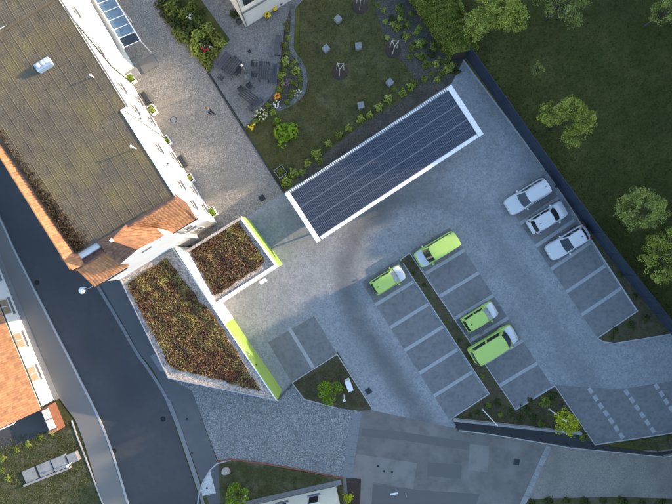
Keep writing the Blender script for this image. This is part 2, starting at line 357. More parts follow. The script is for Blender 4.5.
# ------------------------------------------------------------------ the ground
b = MB(); b.sheet([(-300, -300), (300, -300), (300, 300), (-300, 300)], -.03)
tag(b.build('ground', M['meadow']), kind='structure')
road = ground('road', [(-64, 96), (-4, 210), (8, 240), (40, 303), (72, 368), (95, 415), (112, 462), (132, 540), (215, 540), (198, 495), (168, 405), (150, 368), (138, 352), (101, 285), (60, 200), (0, 90), (-60, -20)], 0.0, 'road')
yard = ground('yard', [(352, 411), (371, 410), (455, 428), (620, 452), (720, 448), (720, 560), (330, 560), (343, 478)], .002, 'yard')
ground('gravel_yard', [(549, 446), (620, 452), (720, 446), (720, 560), (500, 560), (524, 500)], .006, 'gravelyard')
ground('asphalt_patch', [(357, 454), (417, 463), (413, 489), (351, 478)], .007, 'patch')
ground('asphalt_patch', [(362, 428), (395, 431), (470, 442), (468, 450), (400, 440), (361, 436)], .007, 'darkpatch')
ground('asphalt_patch', [(428, 462), (462, 465), (461, 479), (427, 476)], .007, 'darkpatch')
ground('asphalt_patch', [(470, 444), (489, 446), (488, 472), (468, 470)], .007, 'patch')
ground('asphalt_patch', [(371, 484), (420, 490), (480, 494), (470, 520), (366, 520)], .007, 'darkpatch')
ground('driveway', [(60, -60), (120, -60), (159, 0), (208, 73), (284, 193), (262, 206), (225, 255), (170, 240), (100, 110), (30, -20)], .004, 'setts')
ground('entrance_cobbles', [(155, 355), (190, 350), (290, 380), (304, 399), (338, 408), (363, 411), (352, 443), (344, 478), (264, 464), (231, 460), (217.5, 460), (192, 391), (170, 378)], .010, 'cobble')
ground('footway', [(101, 285), (140, 354), (152, 368), (174, 408), (203, 488), (214, 515), (235, 515), (217, 461), (192, 391), (176, 378), (132, 280), (120, 272)], .008, 'pavement')
lot = ground('parking_lot', [(262, 206), (284, 192.5), (452, 82), (464, 59), (547, 172), (637, 311), (597, 338), (603, 341.5), (614, 343), (640, 339), (720, 326), (720, 374), (672, 381), (627, 388), (617, 389), (555, 385), (515, 410), (470, 400), (455, 428), (371, 410), (338, 352), (292, 383), (276, 399), (262, 385), (205, 300), (215, 240)], .012, 'lot')
# far pavement on the other side of the street
def part(parent, name, b, m, **k): return b.build(name, M[m] if isinstance(m, str) else [M[x] for x in m], parent, **k)
left_walk = ground('far_pavement', [(-60, 100), (0, 214), (14, 246), (79, 377), (101, 422), (133, 520), (108, 520), (84, 440), (76, 420), (60, 398), (30, 338), (0, 272), (-60, 150)], .10, 'walk', z0=-.03)
b = MB(); b.strip(gp(smooth([(-60, 104), (0, 218), (14, 248), (46, 312), (79, 377), (101, 422), (117, 466), (133, 520)])), .16, -.03, .125)
tag(b.build('kerb', M['kerb'], left_walk), kind='structure')
b = MB(); b.strip(gp(smooth([(97, 285), (118, 320), (137, 353), (149, 370), (171, 408), (200, 493), (206, 515)])), .30, -.02, .03)
tag(b.build('gutter_strip', M['gutter']), kind='structure')
b = MB(); b.strip(gp([(168, 400), (178, 425), (200, 490)]), .42, -.02, .034)
tag(b.build('gutter_strip', M['gutter']), kind='structure')
b = MB(); b.strip(gp([(197, 512), (198.5, 497), (203, 482), (210, 470), (217, 463.5), (231, 459.5)]), .12, -.02, .07)
tag(b.build('kerb', M['kerb']), kind='structure')
b = MB(); b.sheet(gp([(210, 470), (216, 493), (202.5, 496), (201, 488)]), .02)
tag(b.build('paved_wedge', M['lightstone']), kind='structure')
# stone band between cobbles and yard, split into its slabs
band = empty('stone_band', G(350, 446)); tag(band, kind='structure')
P0, P1 = G(356, 413), G(347, 478)
n = 9
for i in range(n):
    a = P0.lerp(P1, i / n); c = P0.lerp(P1, (i + .96) / n); d = (c - a)
    bb = MB(); bb.strip([a, c], 1.05, -.02, .022); part(band, 'slab', bb, 'gutter')
cs = empty('concrete_strip', G(536, 474)); tag(cs, kind='structure')
P0, P1 = G(549, 446), G(522, 506)
for i in range(6):
    a = P0.lerp(P1, i / 6); c = P0.lerp(P1, (i + .97) / 6)
    bb = MB(); bb.strip([a, c], .55, -.02, .03); part(cs, 'slab', bb, 'concrete')
ground('concrete_path', [(361, 478), (373, 480), (371, 515), (360, 515)], .011, 'patch')
ground('soil_patch', [(346, 477), (361, 479), (360, 515), (350, 515)], .012, 'bark')
b = MB(); b.strip(gp([(217, 461.5), (231, 459), (264, 463.5), (300, 469.5), (343, 478)]), .14, -.02, .08)
tag(b.build('brick_edging', M['brick']), kind='structure')
ground('grass_triangle', [(218.5, 462), (231, 460), (264, 464.5), (343, 479), (345, 540), (222, 540)], .03, 'verge')
ground('verge', [(-60, 400), (0, 400), (58, 398), (76, 423), (84, 441), (108, 520), (110, 560), (-60, 560)], .03, 'verge')
ground('bottom_verge', [(523, 500), (560, 498), (620, 497), (720, 500), (720, 560), (500, 560)], .02, 'verge')

# ---- parking bays: slab sheets, lines and dashes as parts
bays = empty('parking_bays', G(440, 330)); tag(bays, kind='structure')
def vadd(a, k, s): return (a[0] + k * s[0], a[1] + k * s[1])
def bank(L0, R0, sl, sr, nb, lines):
    b = MB(); b.sheet(gp([L0, R0, vadd(R0, nb, sr), vadd(L0, nb, sl)]), .016); part(bays, 'bay_surface', b, 'bay')
    for k in lines:
        bb = MB(); a, c = G(*vadd(L0, k, sl)), G(*vadd(R0, k, sr)); bb.strip([a, c], .34, .005, .020); part(bays, 'bay_line', bb, 'marking')
bank((361, 282), (399, 259), (14.6, 22.8), (14.6, 22.6), 6, range(1, 6))
bank((411, 251), (449.6, 227.5), (14.8, 22.4), (14.6, 22.6), 7, range(1, 7))
bank((505.2, 200.8), (543, 174.8), (15.3, 22.8), (15.58, 22.7), 6, range(1, 6))
b = MB(); b.sheet(gp([(268, 342), (314, 316), (337, 353.5), (291.5, 382)]), .016); part(bays, 'bay_surface', b, 'bay')
b = MB(); b.strip(gp([(289, 328), (313.5, 368)]), .36, .005, .020); part(bays, 'bay_line', b, 'marking')
b = MB(); b.sheet(gp([(555, 385), (617, 389), (627, 388), (672, 381), (720, 374), (720, 425), (672, 432.6), (594.6, 444.5)]), .016); part(bays, 'bay_surface', b, 'bay')
for (a, c, nd) in (((588.6, 388), (625, 441), 7), ((625, 390), (656, 435), 6), ((655, 384), (689, 436), 7)):
    A, Cc = G(*a), G(*c)
    for i in range(nd):
        bb = MB(); bb.strip([A.lerp(Cc, (i + .0) / nd), A.lerp(Cc, (i + .66) / nd)], .40, .005, .020); part(bays, 'bay_dash', bb, 'marking')
# ---- planting beds with stone edging
def bed(name, pts, edge, m='soil', z=.05, ew=.09, closed=False):
    o = ground(name, pts, z, m, z0=0.0)
    for e in edge:
        bb = MB(); bb.strip(gp(e), ew, -.01, z + .05); tag(bb.build('edging', M['kerb'], o), kind='structure')
    return o
bed('planting_bed', [(400, 259), (410, 252.5), (515.5, 410), (555, 385.5), (595, 445), (580, 432), (452, 418), (489, 393.5)],
    [[(452, 418), (489, 393.5), (400.5, 259.5), (409.5, 253), (515.5, 409.5), (554.5, 385.5), (594.6, 444.5)], [(452, 418), (580, 431.5)]])
bed('planting_bed', [(337, 354), (372, 408.5), (366, 410), (338, 408), (304, 399), (292, 382.5)], [[(372, 408), (337, 354), (292, 382.5)], [(292, 382.5), (304, 399), (338, 408)]])
bed('planting_bed', [(547, 172), (560, 180), (607, 248), (640, 293), (672, 335), (672, 334), (640, 339), (614, 343), (603, 341.5), (597, 338), (637, 311)],
    [[(547, 172), (637, 311), (597, 338), (603, 341.5), (614, 343), (640, 339), (673, 333.5)]])
bed('grass_sliver', [(622, 443), (720, 427), (720, 442), (672, 448), (657, 451)], [[(594.6, 444.5), (720, 425.5)]], m='verge')
b = MB(); b.strip(gp([(463, 60), (547, 172)]), .10, -.01, .09); tag(b.build('edging', M['kerb']), kind='structure')

# ---- garden ground
ground('lawn', [(300, -20), (420, -20), (464, 60), (452, 83), (284, 192), (240, 125), (255, 118), (300, 60)], .006, 'lawn')
ground('terrace', [(180, -30), (330, -30), (300, 3), (286, 20), (281, 55), (276, 90), (262, 108), (245, 128), (205, 66), (230, 40)], .012, 'terrace')
ground('mulch_bed', [(372, -20), (412, -20), (464, 59), (452, 83), (300, 184), (296, 178), (330, 150), (352, 132), (372, 118), (396, 104), (412, 92), (416, 80), (408, 68), (396, 56), (384, 36), (376, 12)], .016, 'mulch')
ground('flower_bed', smooth([(287, 18), (291, 8), (292, 20), (292, 34), (293, 50), (300, 62), (305, 76), (303, 92), (292, 103), (276, 110), (252, 124), (246, 128)]) + [ (262, 107), (276, 90), (281, 56)], .018, 'mulch')
b = MB(); b.strip(gp(smooth([(292, 4), (293, 18), (292, 34), (292, 50), (300, 62), (305, 76), (303, 92), (292, 103), (276, 110)])), .45, 0, .04)
tag(b.build('stone_edge', M['stonepath']), kind='structure')
b = MB(); b.strip(gp([(208, 73), (284, 193)]), .14, -.01, .10); tag(b.build('garden_edging', M['darkedge']), kind='structure')

# ------------------------------------------------------------------ foliage generators
def leaf_mesh(name, pts, nrm, size, m, smooth=False, aspect=.6):
    """one small bent quad per point; pts (n,3), nrm (n,3)"""
    n = len(pts); pts = np.asarray(pts, float); nrm = np.asarray(nrm, float)
    nrm = nrm / (np.linalg.norm(nrm, axis=1, keepdims=True) + 1e-9)
    a = rng.normal(size=(n, 3)); u = np.cross(nrm, a); u /= (np.linalg.norm(u, axis=1, keepdims=True) + 1e-9); w = np.cross(nrm, u)
    s = (size * rng.uniform(.65, 1.35, n))[:, None]
    v = np.stack([pts - u * s * .5, pts + w * s * aspect * .5 + nrm * s * .08, pts + u * s * .5, pts - w * s * aspect * .5 + nrm * s * .08], 1).reshape(-1, 3)
    me = bpy.data.meshes.new(name); me.vertices.add(4 * n); me.vertices.foreach_set('co', v.ravel())
    me.loops.add(4 * n); me.loops.foreach_set('vertex_index', np.arange(4 * n)); me.polygons.add(n)
    me.polygons.foreach_set('loop_start', np.arange(0, 4 * n, 4)); me.polygons.foreach_set('loop_total', np.full(n, 4))
    me.materials.append(m); me.update(); me.validate(); return me

def obj(name, me, parent=None, loc=(0, 0, 0)):
    o = bpy.data.objects.new(name, me); COL.objects.link(o); o.location = loc
    if parent is not None: o.parent = parent
    return o

def crown_points(rx, ry, rz, zc, ncl, per, spread, flat=.0, hole=.0):
    P = []; Nn = []
    for i in range(ncl):
        d = rng.normal(size=3); d /= np.linalg.norm(d); r = rng.uniform(.45, 1.0) ** .6
        if d[2] < -.3: d[2] *= .5
        c = np.array([d[0] * rx * r, d[1] * ry * r, zc + d[2] * rz * r]); sp = spread * rng.uniform(.6, 1.4)
        k = int(per * rng.uniform(.5, 1.4)); q = rng.normal(size=(k, 3)); q /= np.linalg.norm(q, axis=1, keepdims=True); q *= (rng.uniform(.3, 1, (k, 1)) ** .5) * sp
        q[:, 2] *= .7; P.append(c + q); Nn.append(q * .8 + np.array([0, 0, .5]) * sp + rng.normal(size=(k, 3)) * .5 * sp)
    return np.concatenate(P), np.concatenate(Nn)

def tree_parts(root, h, r, m, ncl=70, per=55, leaf=.17, spread=.5, trunk_r=.11, base=.35, lobes=None, rz=None):
    zc = h * .62 if rz is None else h - rz
    rz = h * .36 if rz is None else rz
    if lobes:
        PP = []; NN = []
        for (ox, oy, oz, lr, frac) in lobes:
            p, q = crown_points(lr, lr, rz * lr / r * 1.1, zc + oz, max(6, int(ncl * frac)), per, spread); p[:, 0] += ox; p[:, 1] += oy; PP.append(p); NN.append(q)
        P, Q = np.concatenate(PP), np.concatenate(NN)
    else: P, Q = crown_points(r, r, rz, zc, ncl, per, spread)
    P[:, 2] = np.maximum(P[:, 2], .25)
    obj('crown', leaf_mesh('crown', P, Q, leaf, m), root)
    b = MB(); top = Vector((.1, -.05, zc))
    b.tube([(0, 0, -.05), (0, 0, .15), (.03, .02, h * base * .6), (.0, .05, h * base), top], [trunk_r * 1.5, trunk_r * 1.05, trunk_r * .9, trunk_r * .8, trunk_r * .4], 8)
    for i in range(9):
        a = i * 2.4 + random.uniform(-.3, .3); z0 = h * base * random.uniform(.75, 1.2); rr = r * random.uniform(.55, .85)
        e = Vector((rr * math.cos(a), rr * math.sin(a), zc + rz * random.uniform(-.2, .6))); s = Vector((0, 0.03, z0)); mdl = s.lerp(e, .5) + Vector((0, 0, .15 * r))
        b.tube([s, mdl, e], [trunk_r * .5, trunk_r * .32, trunk_r * .1], 5)
    b.build('trunk', M['bark_tree'], root, smooth=True, local=True)
def tree(name, label, px, py, h, r, m, group=None, zc=None, cat='tree', rz_rot=0, **k):
    """px,py is the crown centre in the photograph; the foot stands where that crown really is"""
    root = empty(name, (0, 0, 0)); c = G(px, py, h * .62 if zc is None else zc); root.location = (c.x, c.y, 0); root.rotation_euler.z = rz_rot
    tree_parts(root, h, r, M[m], **k); return tag(root, label, cat, group)

# orchard trees on the meadow
OR = 'fruit trees on the dark meadow'
tree('fruit_tree', 'tall fresh green tree on the meadow beside the clipped hedge end', 496, 12, 5.6, 2.6, 'leaf_fresh', OR, ncl=130, per=120, leaf=.135, lobes=[(0, .3, .3, 2.1, .6), (-1.5, -1.0, -.3, 1.2, .25), (1.7, -.4, -.2, 1.1, .25)])
tree('fruit_tree', 'loose brownish green tree on the meadow with one drooping branch', 562, 3, 5.0, 2.6, 'leaf_dusty', OR, ncl=75, per=75, leaf=.11, spread=.42, lobes=[(0, .6, 0, 2.0, .6), (1.2, -1.3, -.4, .8, .15), (2.0, .7, 0, 1.0, .2), (-1.9, .8, 0, 1.2, .2)])
tree('fruit_tree', 'irregular three lobed tree with yellow sunlit tips standing alone on the meadow', 566, 119, 5.2, 2.4, 'leaf_mid', OR, ncl=110, per=85, leaf=.105, spread=.36, lobes=[(-1.3, .6, 0, 1.2, .35), (.3, .8, .4, 1.2, .35), (1.5, -.2, .2, 1.1, .3), (.9, -1.5, -.3, .9, .25)])
tree('fruit_tree', 'round dusty green tree on the meadow near the long fence', 641, 209, 5.0, 2.1, 'leaf_dusty', OR, ncl=115, per=90, leaf=.11, spread=.4)
tree('fruit_tree', 'olive green tree behind the fence near its lower panels', 668, 256, 5.2, 2.5, 'leaf_mid', OR, ncl=125, per=90, leaf=.105, spread=.38)
tree('fruit_tree', 'small grey green tree at the far meadow corner', 664, 12, 4.2, 1.2, 'leaf_dusty', OR, ncl=40, per=45, leaf=.13, spread=.34)
tree('sapling', 'thin young sapling with few twigs on the open meadow', 538, 69, 2.2, .6, 'leaf_dusty', None, ncl=12, per=22, leaf=.11, spread=.2, trunk_r=.03)
tree('ornamental_tree', 'bright yellow leaved tree in the bed beside the dashed parking bays', 566, 422, 3.4, 1.15, 'leaf_yellow', None, ncl=42, per=60, leaf=.12, spread=.3, trunk_r=.05)
tree('ornamental_tree', 'bright green young tree in the bed with the white cabinet', 328, 392, 2.8, 1.1, 'leaf_lime', None, ncl=36, per=42, leaf=.14, spread=.28, trunk_r=.05, lobes=[(-.3, .3, 0, .8, .6), (.9, .3, 0, .5, .25), (0, -.8, 0, .6, .3)])
tree('ornamental_tree', 'bright green bushy tree on the grass triangle by the boulder', 237, 496, 2.8, 1.2, 'leaf_lime', None, ncl=40, per=45, leaf=.14, spread=.3, trunk_r=.05)
# tall trees east of the frame: they shade the lot, with a gap that lets a band of low sun through
protos = []
for i in range(3):
    rt = empty('tall_tree', (46, 0, 0)); h = 15.0
    tree_parts(rt, h, 4.2, M['leaf_dark'], ncl=190, per=60, leaf=.62, spread=1.2, trunk_r=.3, base=.25, rz=6.6)
    protos.append(rt)
spots = []
yy = -40.0
while yy < 62:
    spots.append(yy); yy += 4.6
ti = 0
for row, x0 in ((0, 46.0), (1, 51.0)):
    for y in spots:
        y2 = y + row * 2.3 + random.uniform(-.7, .7)
        x = x0 + random.uniform(-1, 1)
        ycut = y2 - (x - 45) * .37
        sc = random.uniform(1.30, 1.38) if ycut < 13 else (random.uniform(1.16, 1.24) if ycut > 25 else random.uniform(.97, 1.08))
        if 9.6 < ycut < 24.0: sc = random.uniform(.75, .79)
        o = protos[ti] if ti < 3 else copy_tree(protos[ti % 3])
        o.location = (x, y2, 0); o.rotation_euler.z = random.uniform(0, 6.28); o.scale = (1.25, 1.25, sc)
        tag(o, 'tall dark broadleaf tree in the row beyond the meadow', 'tree', 'row of tall trees beyond the meadow'); ti += 1

fh = empty('sun_stop_hedge', (42, 8, 0)); tag(fh, 'added unseen hedge blocking stray sun in front of the tall trees', 'hedge')  # added out of view to stop low sun slipping under the tree crowns
nh = 26000; yy_ = rng.uniform(-48, 52, nh); zz_ = rng.uniform(0, 1, nh) ** .8; top_ = 5.4 + .6 * np.sin(yy_ * .9) + .4 * np.sin(yy_ * 2.3)
ph_ = np.column_stack([rng.normal(0, .75, nh), yy_, zz_ * top_])
obj('foliage', leaf_mesh('sun_stop_foliage', ph_, rng.normal(size=(nh, 3)) + np.array([0, 0, .4]), .42, M['leaf_dark'], aspect=.8), fh).location = (0, -8, 0)
b = MB(); b.box((42, 2, 2.3), (.7, 100, 4.7)); b.build('twig_core', M['bark'], fh)

# ------------------------------------------------------------------ main building (u along the east facade, v to the west)
BO = Vector((-11.9, 2.9, 0)); U = Vector((-.521, .853, 0)); V = Vector((-.853, -.521, 0))
def P(u, v, z): return BO + U * u + V * v + Vector((0, 0, z))
UANG = math.atan2(U.y, U.x)
hall = empty('main_building', P(12, 5, 0)); tag(hall, 'long white two storey building with brown sheet roof and orange tiled edges', 'building')
def quadgrid(b, fn, nu, nv, mi=0):
    vs = [fn(i / nu, j / nv) for j in range(nv + 1) for i in range(nu + 1)]
    fs = [(j * (nu + 1) + i, j * (nu + 1) + i + 1, (j + 1) * (nu + 1) + i + 1, (j + 1) * (nu + 1) + i) for j in range(nv) for i in range(nu)]
    return b.add(vs, fs, mi)
b = MB(); pts = [P(0, 0, 0), P(34, 0, 0), P(34, 9.7, 0), P(0, 9.7, 0)]; b.prism(pts, -.05, 6.95)
pts = [P(1.5, .02, 0), P(34, .02, 0), P(34, 9.68, 0), P(1.5, 9.68, 0)]; b.prism(pts, 6.95, 9.0)
part(hall, 'wall', b, 'white')
RZ = lambda u: (10.2 - (19.3 - u) * .058) if u <= 19.3 else (10.2 - (u - 19.3) * .07)
# roof sheets, ribbed, each one its own piece
SW = .9
def sheet(u0, u1, v0, v1, lift):
    b = MB(); prof = []
    for k in range(5):
        a = v0 + (v1 - v0) * k / 5; w = (v1 - v0) / 5
        if k == 0: prof += [(a, 0), (a + .03, .022), (a + .07, .022), (a + .10, .0)]
        else: prof += [(a + .02, 0), (a + .035, .008), (a + .06, .008), (a + .075, 0)]
    prof.append((v1 - .012, 0)); n = len(prof)
    vs = [P(u0, v, RZ(u0) + z + lift) for v, z in prof] + [P(u1, v, RZ(u1) + z + lift) for v, z in prof]
    fs = [(i, i + 1, n + i + 1, n + i) for i in range(n - 1)]
    vs2 = [P(u0, v0, RZ(u0) - .06 + lift), P(u0, v1, RZ(u0) - .06 + lift)]
    b.add(vs, fs)
    part(hall, 'roof_sheet', b, 'roofsheet')
rows = [(1.9, 9.7, .0), (9.7, 14.0, .018), (14.0, 19.28, .036)]
for (u0, u1, lf) in rows:
    v = -.0 if u0 < 8 else -.55
    if u0 == 9.7: v = -.55
    while v < 8.95:
        v1 = min(v + SW, 9.05); sheet(u0 - (.06 if lf else 0), u1, v, v1, lf + random.uniform(0, .006)); v = v1
v = -.55
while v < 8.95:
    v1 = min(v + SW, 9.05); sheet(19.32, 26, v, v1, .036); sheet(26.0, 34, v, v1, .018); v = v1
b = MB(); b.add([P(1.5, 0.03, 8.93), P(19.3, .03, 10.1), P(19.3, 9.6, 10.1), P(1.5, 9.6, 8.93), P(34, .03, 9.05), P(34, 9.6, 9.05)], [(0, 1, 2, 3), (1, 4, 5, 2)])
b.add([P(9.7, -.5, RZ(9.7) - .05), P(19.3, -.5, 10.1), P(34, -.5, RZ(34) - .05), P(34, .1, RZ(34) - .05), P(19.3, .1, 10.1), P(9.7, .1, RZ(9.7) - .05)], [(0, 1, 4, 5), (1, 2, 3, 4)])
part(hall, 'roof_deck', b, 'roofsheet')
b = MB(); b.tube([P(19.3, -.55, 10.27), P(19.3, 9.1, 10.27)], .09, 8); part(hall, 'ridge_cap', b, 'roofsheet')
b = MB(); b.tube([P(9.6, -.62, RZ(9.7) - .04), P(19.3, -.62, 10.1), P(34, -.62, RZ(34) - .05)], .07, 8); part(hall, 'gutter', b, 'zinc')
b = MB(); b.tube([P(9.6, -.50, RZ(9.7) - .02), P(19.3, -.50, 10.16), P(34, -.50, RZ(34) - .0)], .035, 6); part(hall, 'eave_trim', b, 'plaster')
b = MB(); b.tube([P(1.7, -.03, RZ(1.7) + .03), P(9.62, -.03, RZ(9.7) + .05), P(9.62, -.5, RZ(9.7) + .05)], .05, 6); part(hall, 'verge_trim', b, 'plaster')
b = MB(); b.tube([P(9.8, -.58, RZ(9.7) - .1), P(9.8, -.1, RZ(9.7) - .7), P(9.8, -.08, .0)], .05, 6); part(hall, 'downpipe', b, 'zinc')
b = MB(); b.tube([P(20.5, -.1, 9.2), P(16.2, -.09, 4.4), P(16.2, -.09, .0)], .06, 6); part(hall, 'downpipe', b, 'darkmetal')
# moss along the west edge
n = 2600; uu = np.clip(rng.gamma(1.3, 2.6, n) + 2.0, 2, 13); vv = 9.05 - np.abs(rng.normal(0, .38, n)) * np.clip(1.6 - uu * .08, .3, 2)
pp = np.array([list(P(a, c, RZ(a) + .04 + random.random() * .08)) for a, c in zip(uu, vv)]) - np.array(hall.location)
tag(obj('moss', leaf_mesh('moss', pp, rng.normal(size=(n, 3)) + np.array([0, 0, 1.2]), .13, M['moss'], aspect=.9), hall), kind='stuff')

def tiled(parent, name, a, bb, c, d, m, tw=.24, th=.30, lift=.035):
    """plane a-b (eave) to d-c (ridge) laid with overlapping curved tiles"""
    a, bb, c, d = map(Vector, (a, bb, c, d)); nrm = (bb - a).cross(d - a).normalized(); nrm = -nrm if nrm.z < 0 else nrm
    nr = max(1, int(((a + bb) / 2 - (c + d) / 2).length / th)); vs = []; B = MB()
    for j in range(nr):
        t0, t1 = j / nr, (j + 1.12) / nr
        e0, e1 = a.lerp(d, t0), bb.lerp(c, t0); f0, f1 = a.lerp(d, min(1, t1)), bb.lerp(c, min(1, t1)); nc = max(1, int((e1 - e0).length / tw))
        for i in range(nc):
            s0, s1 = (i + .04) / nc, (i + .96) / nc; sm = (s0 + s1) / 2; z = random.uniform(0, .012)
            q = [e0.lerp(e1, s0) + nrm * (lift + z), e0.lerp(e1, sm) + nrm * (lift + .016 + z), e0.lerp(e1, s1) + nrm * (lift + z), f0.lerp(f1, s1) + nrm * (.004), f0.lerp(f1, sm) + nrm * (.018), f0.lerp(f1, s0) + nrm * .004]
            B.add(q, [(0, 1, 4, 5), (1, 2, 3, 4)])
    base = MB(); base.add([a, bb, c, d], [(0, 1, 2, 3)]); part(parent, name + '_deck', base, 'tile_old_shade')
    o = part(parent, name + '_tiles', B, m); tag(o, kind='stuff'); return o
# south mansard, east part
tiled(hall, 'south_roof', P(-.10, 2.7, 7.0), P(-.10, -.15, 7.0), P(1.4, -.12, 10.0), P(1.4, 4.4, 10.0), 'tile')
b = MB(); b.add([P(1.4, -.12, 10.0), P(1.4, 4.4, 10.0), P(2.1, 4.4, 8.9), P(2.1, -.05, 8.9)], [(0, 1, 2, 3)]); b.add([P(1.4, -.1, 10), P(2.1, -.05, 8.9), P(1.4, -.05, 6.9), P(-.3, -.05, 6.9)], [(0, 1, 2, 3)]); part(hall, 'roof_back', b, 'tile_old_shade')  # back slope kept dark to carry the shadow in the roof valley
b = MB()
for k in range(26): 
    v0 = -.12 + k * .175; b.tube([P(1.4, v0, 10.03), P(1.4, v0 + .19, 10.05)], [.085, .075], 8)
part(hall, 'ridge_tiles', b, 'tile_old_shade')
# hipped projecting bay
A_ = P(.85, 5.3, 11.2); F_ = P(-.46, 4.4, 10.0); E1_ = P(.3, 2.5, 9.4); E2_ = P(-.46, 2.3, 9.3); K_ = P(1.6, 4.2, 10.0); W1_ = P(-.46, 6.7, 8.8); W2_ = P(1.9, 7.2, 9.2)
tiled(hall, 'bay_roof', E2_, E1_, K_, A_, 'tile'); tiled(hall, 'bay_roof', E2_, E2_ + Vector((.01, 0, 0)), A_, F_, 'tile'); tiled(hall, 'bay_roof', W2_, W1_, F_, A_, 'tile_old_shade'); tiled(hall, 'bay_roof', K_, W2_, A_, A_ + Vector((.01, 0, 0)), 'tile_old_shade')
b = MB(); b.tube([F_ + Vector((0, 0, .05)), A_ + Vector((0, 0, .05)), K_ + Vector((0, 0, .04))], .08, 8); part(hall, 'ridge_tiles', b, 'tile_old_shade')
b = MB(); b.lathe(A_, [(.0, .02), (.15, .03), (.11, .10), (.05, .16), (.03, .3), (.0, .32)], 10); part(hall, 'finial', b, 'plaster')
b = MB(); prof = [(2.3, 0), (6.7, 0), (6.7, 8.75), (4.4, 9.95), (2.3, 9.25)]
vs = [P(-.44, v, z) for v, z in prof] + [P(.0, v, z) for v, z in prof]
b.add(vs, [(0, 1, 2, 3, 4), (9, 8, 7, 6, 5)] + [(k, (k + 1) % 5, (k + 1) % 5 + 5, k + 5) for k in range(5)]); part(hall, 'gable_wall', b, 'white')
b = MB(); b.prism([P(-.44, 6.7, 0), P(-.44, 9.7, 0), P(.02, 9.7, 0), P(.02, 6.7, 0)], -.05, 7.1); part(hall, 'corner_wall', b, 'white')
b = MB(); b.add([E2_, E1_, P(.3, 2.5, 8.0), P(-.02, 2.3, 7.2)], [(0, 1, 2, 3)]); part(hall, 'gable_cheek', b, 'white')
b = MB(); b.box(P(-.5, 4.4, 8.4), (.1, .9, .05), UANG); part(hall, 'ledge', b, 'zinc')
# west part of the south mansard and its back slope
tiled(hall, 'corner_roof', P(-.58, 10.2, 7.2), P(-.58, 6.75, 7.2), P(.9, 7.0, 9.0), P(.9, 9.8, 9.0), 'tile')
tiled(hall, 'corner_roof', P(2.4, 7.2, 8.0), P(2.4, 9.4, 8.0), P(.9, 9.8, 9.05), P(.9, 7.2, 9.05), 'tile_old_shade')
b = MB()
for k in range(15): b.tube([P(.9, 7.1 + k * .18, 9.1), P(.9, 7.1 + k * .18 + .2, 9.12)], [.09, .08], 8)
part(hall, 'ridge_tiles', b, 'tile_old_shade')
# west parapet roof
tiled(hall, 'west_roof', P(30, 9.05, 9.25), P(.9, 9.05, 9.0), P(.9, 9.75, 9.75), P(30, 9.75, 10.3), 'tile')
tiled(hall, 'west_roof', P(.9, 10.4, 7.3), P(30, 10.4, 7.3), P(30, 9.75, 10.3), P(.9, 9.75, 9.75), 'tile_old_shade')
b = MB()
for k in range(120):
    u = 1 + k * .243; b.tube([P(u, 9.76, 9.8 + (u - .9) * .0189), P(u + .26, 9.76, 9.82 + (u - .9) * .0189)], [.11, .095], 7)
part(hall, 'ridge_tiles', b, 'tile')
for i, u in enumerate((2.5, 5.8, 8.8, 12.)):
    b = MB(); b.box(P(u, 10.55, 8.3), (.5, .25, .5), UANG); part(hall, 'snow_guard', b, 'tile_old_shade')
# windows (each with frame, pane, louvre and sill)
def window(parent, u, z, w=.95, h=1.35, face='e'):
    if face == 'e': A = lambda a, o, zz: P(u + a, -o, zz)
    else: A = lambda a, o, zz: P(-o, u + a, zz)
    b = MB(); ang = UANG if face == 'e' else UANG + math.pi / 2
    for (a, zz, sw, sh) in ((-w / 2 + .04, z, .08, h), (w / 2 - .04, z, .08, h), (0, z - h / 2 + .04, w - .16, .08), (0, z + h / 2 - .04, w - .16, .08), (0, z, .05, h - .16)):
        b.box(A(a, .03, zz), (sw, .08, sh), ang)
    o = part(parent, 'window', b, 'frame')
    b = MB(); b.box(A(0, .012, z), (w - .14, .03, h - .14), ang); part(o, 'pane', b, 'glass')
    b = MB(); b.box(A(0, .10, z - h / 2 - .03), (w + .16, .24, .05), ang); part(o, 'sill', b, 'zinc')
    b = MB()
    for k in range(5): b.box(A(0, .05, z + h / 2 - .15 - k * .13), (w - .2, .03, .085), ang)
    part(o, 'louvre', b, 'shutter')
for u in (1.45, 3.5, 7.3, 11.3, 13.6, 21.5):
    window(hall, u, 5.7); window(hall, u, 2.3)
window(hall, 17.4, 5.7)
for vv_, z in ((1.4, 5.2), (1.4, 2.2)): window(hall, vv_, z, face='s')
b = MB()
for (u, v, z) in ((10.3, -.08, 5.4), (5.6, -.08, 5.6)): b.box(P(u, v, z), (.12, .16, .16), UANG)
part(hall, 'wall_lamp', b, 'darkmetal')
b = MB(); b.tube([P(-.16, -.2, 6.97), P(-.16, 2.25, 6.97)], .06, 8); part(hall, 'gutter', b, 'darkmetal')
b = MB(); b.tube([P(-.16, 2.2, 6.95), P(-.08, 2.2, 6.4), P(-.08, 2.2, 4.0)], .05, 8); part(hall, 'downpipe', b, 'zinc')
b = MB(); b.tube([P(-.68, 7.0, 7.15), P(-.68, 10.2, 7.15)], .06, 8); part(hall, 'gutter', b, 'darkmetal')
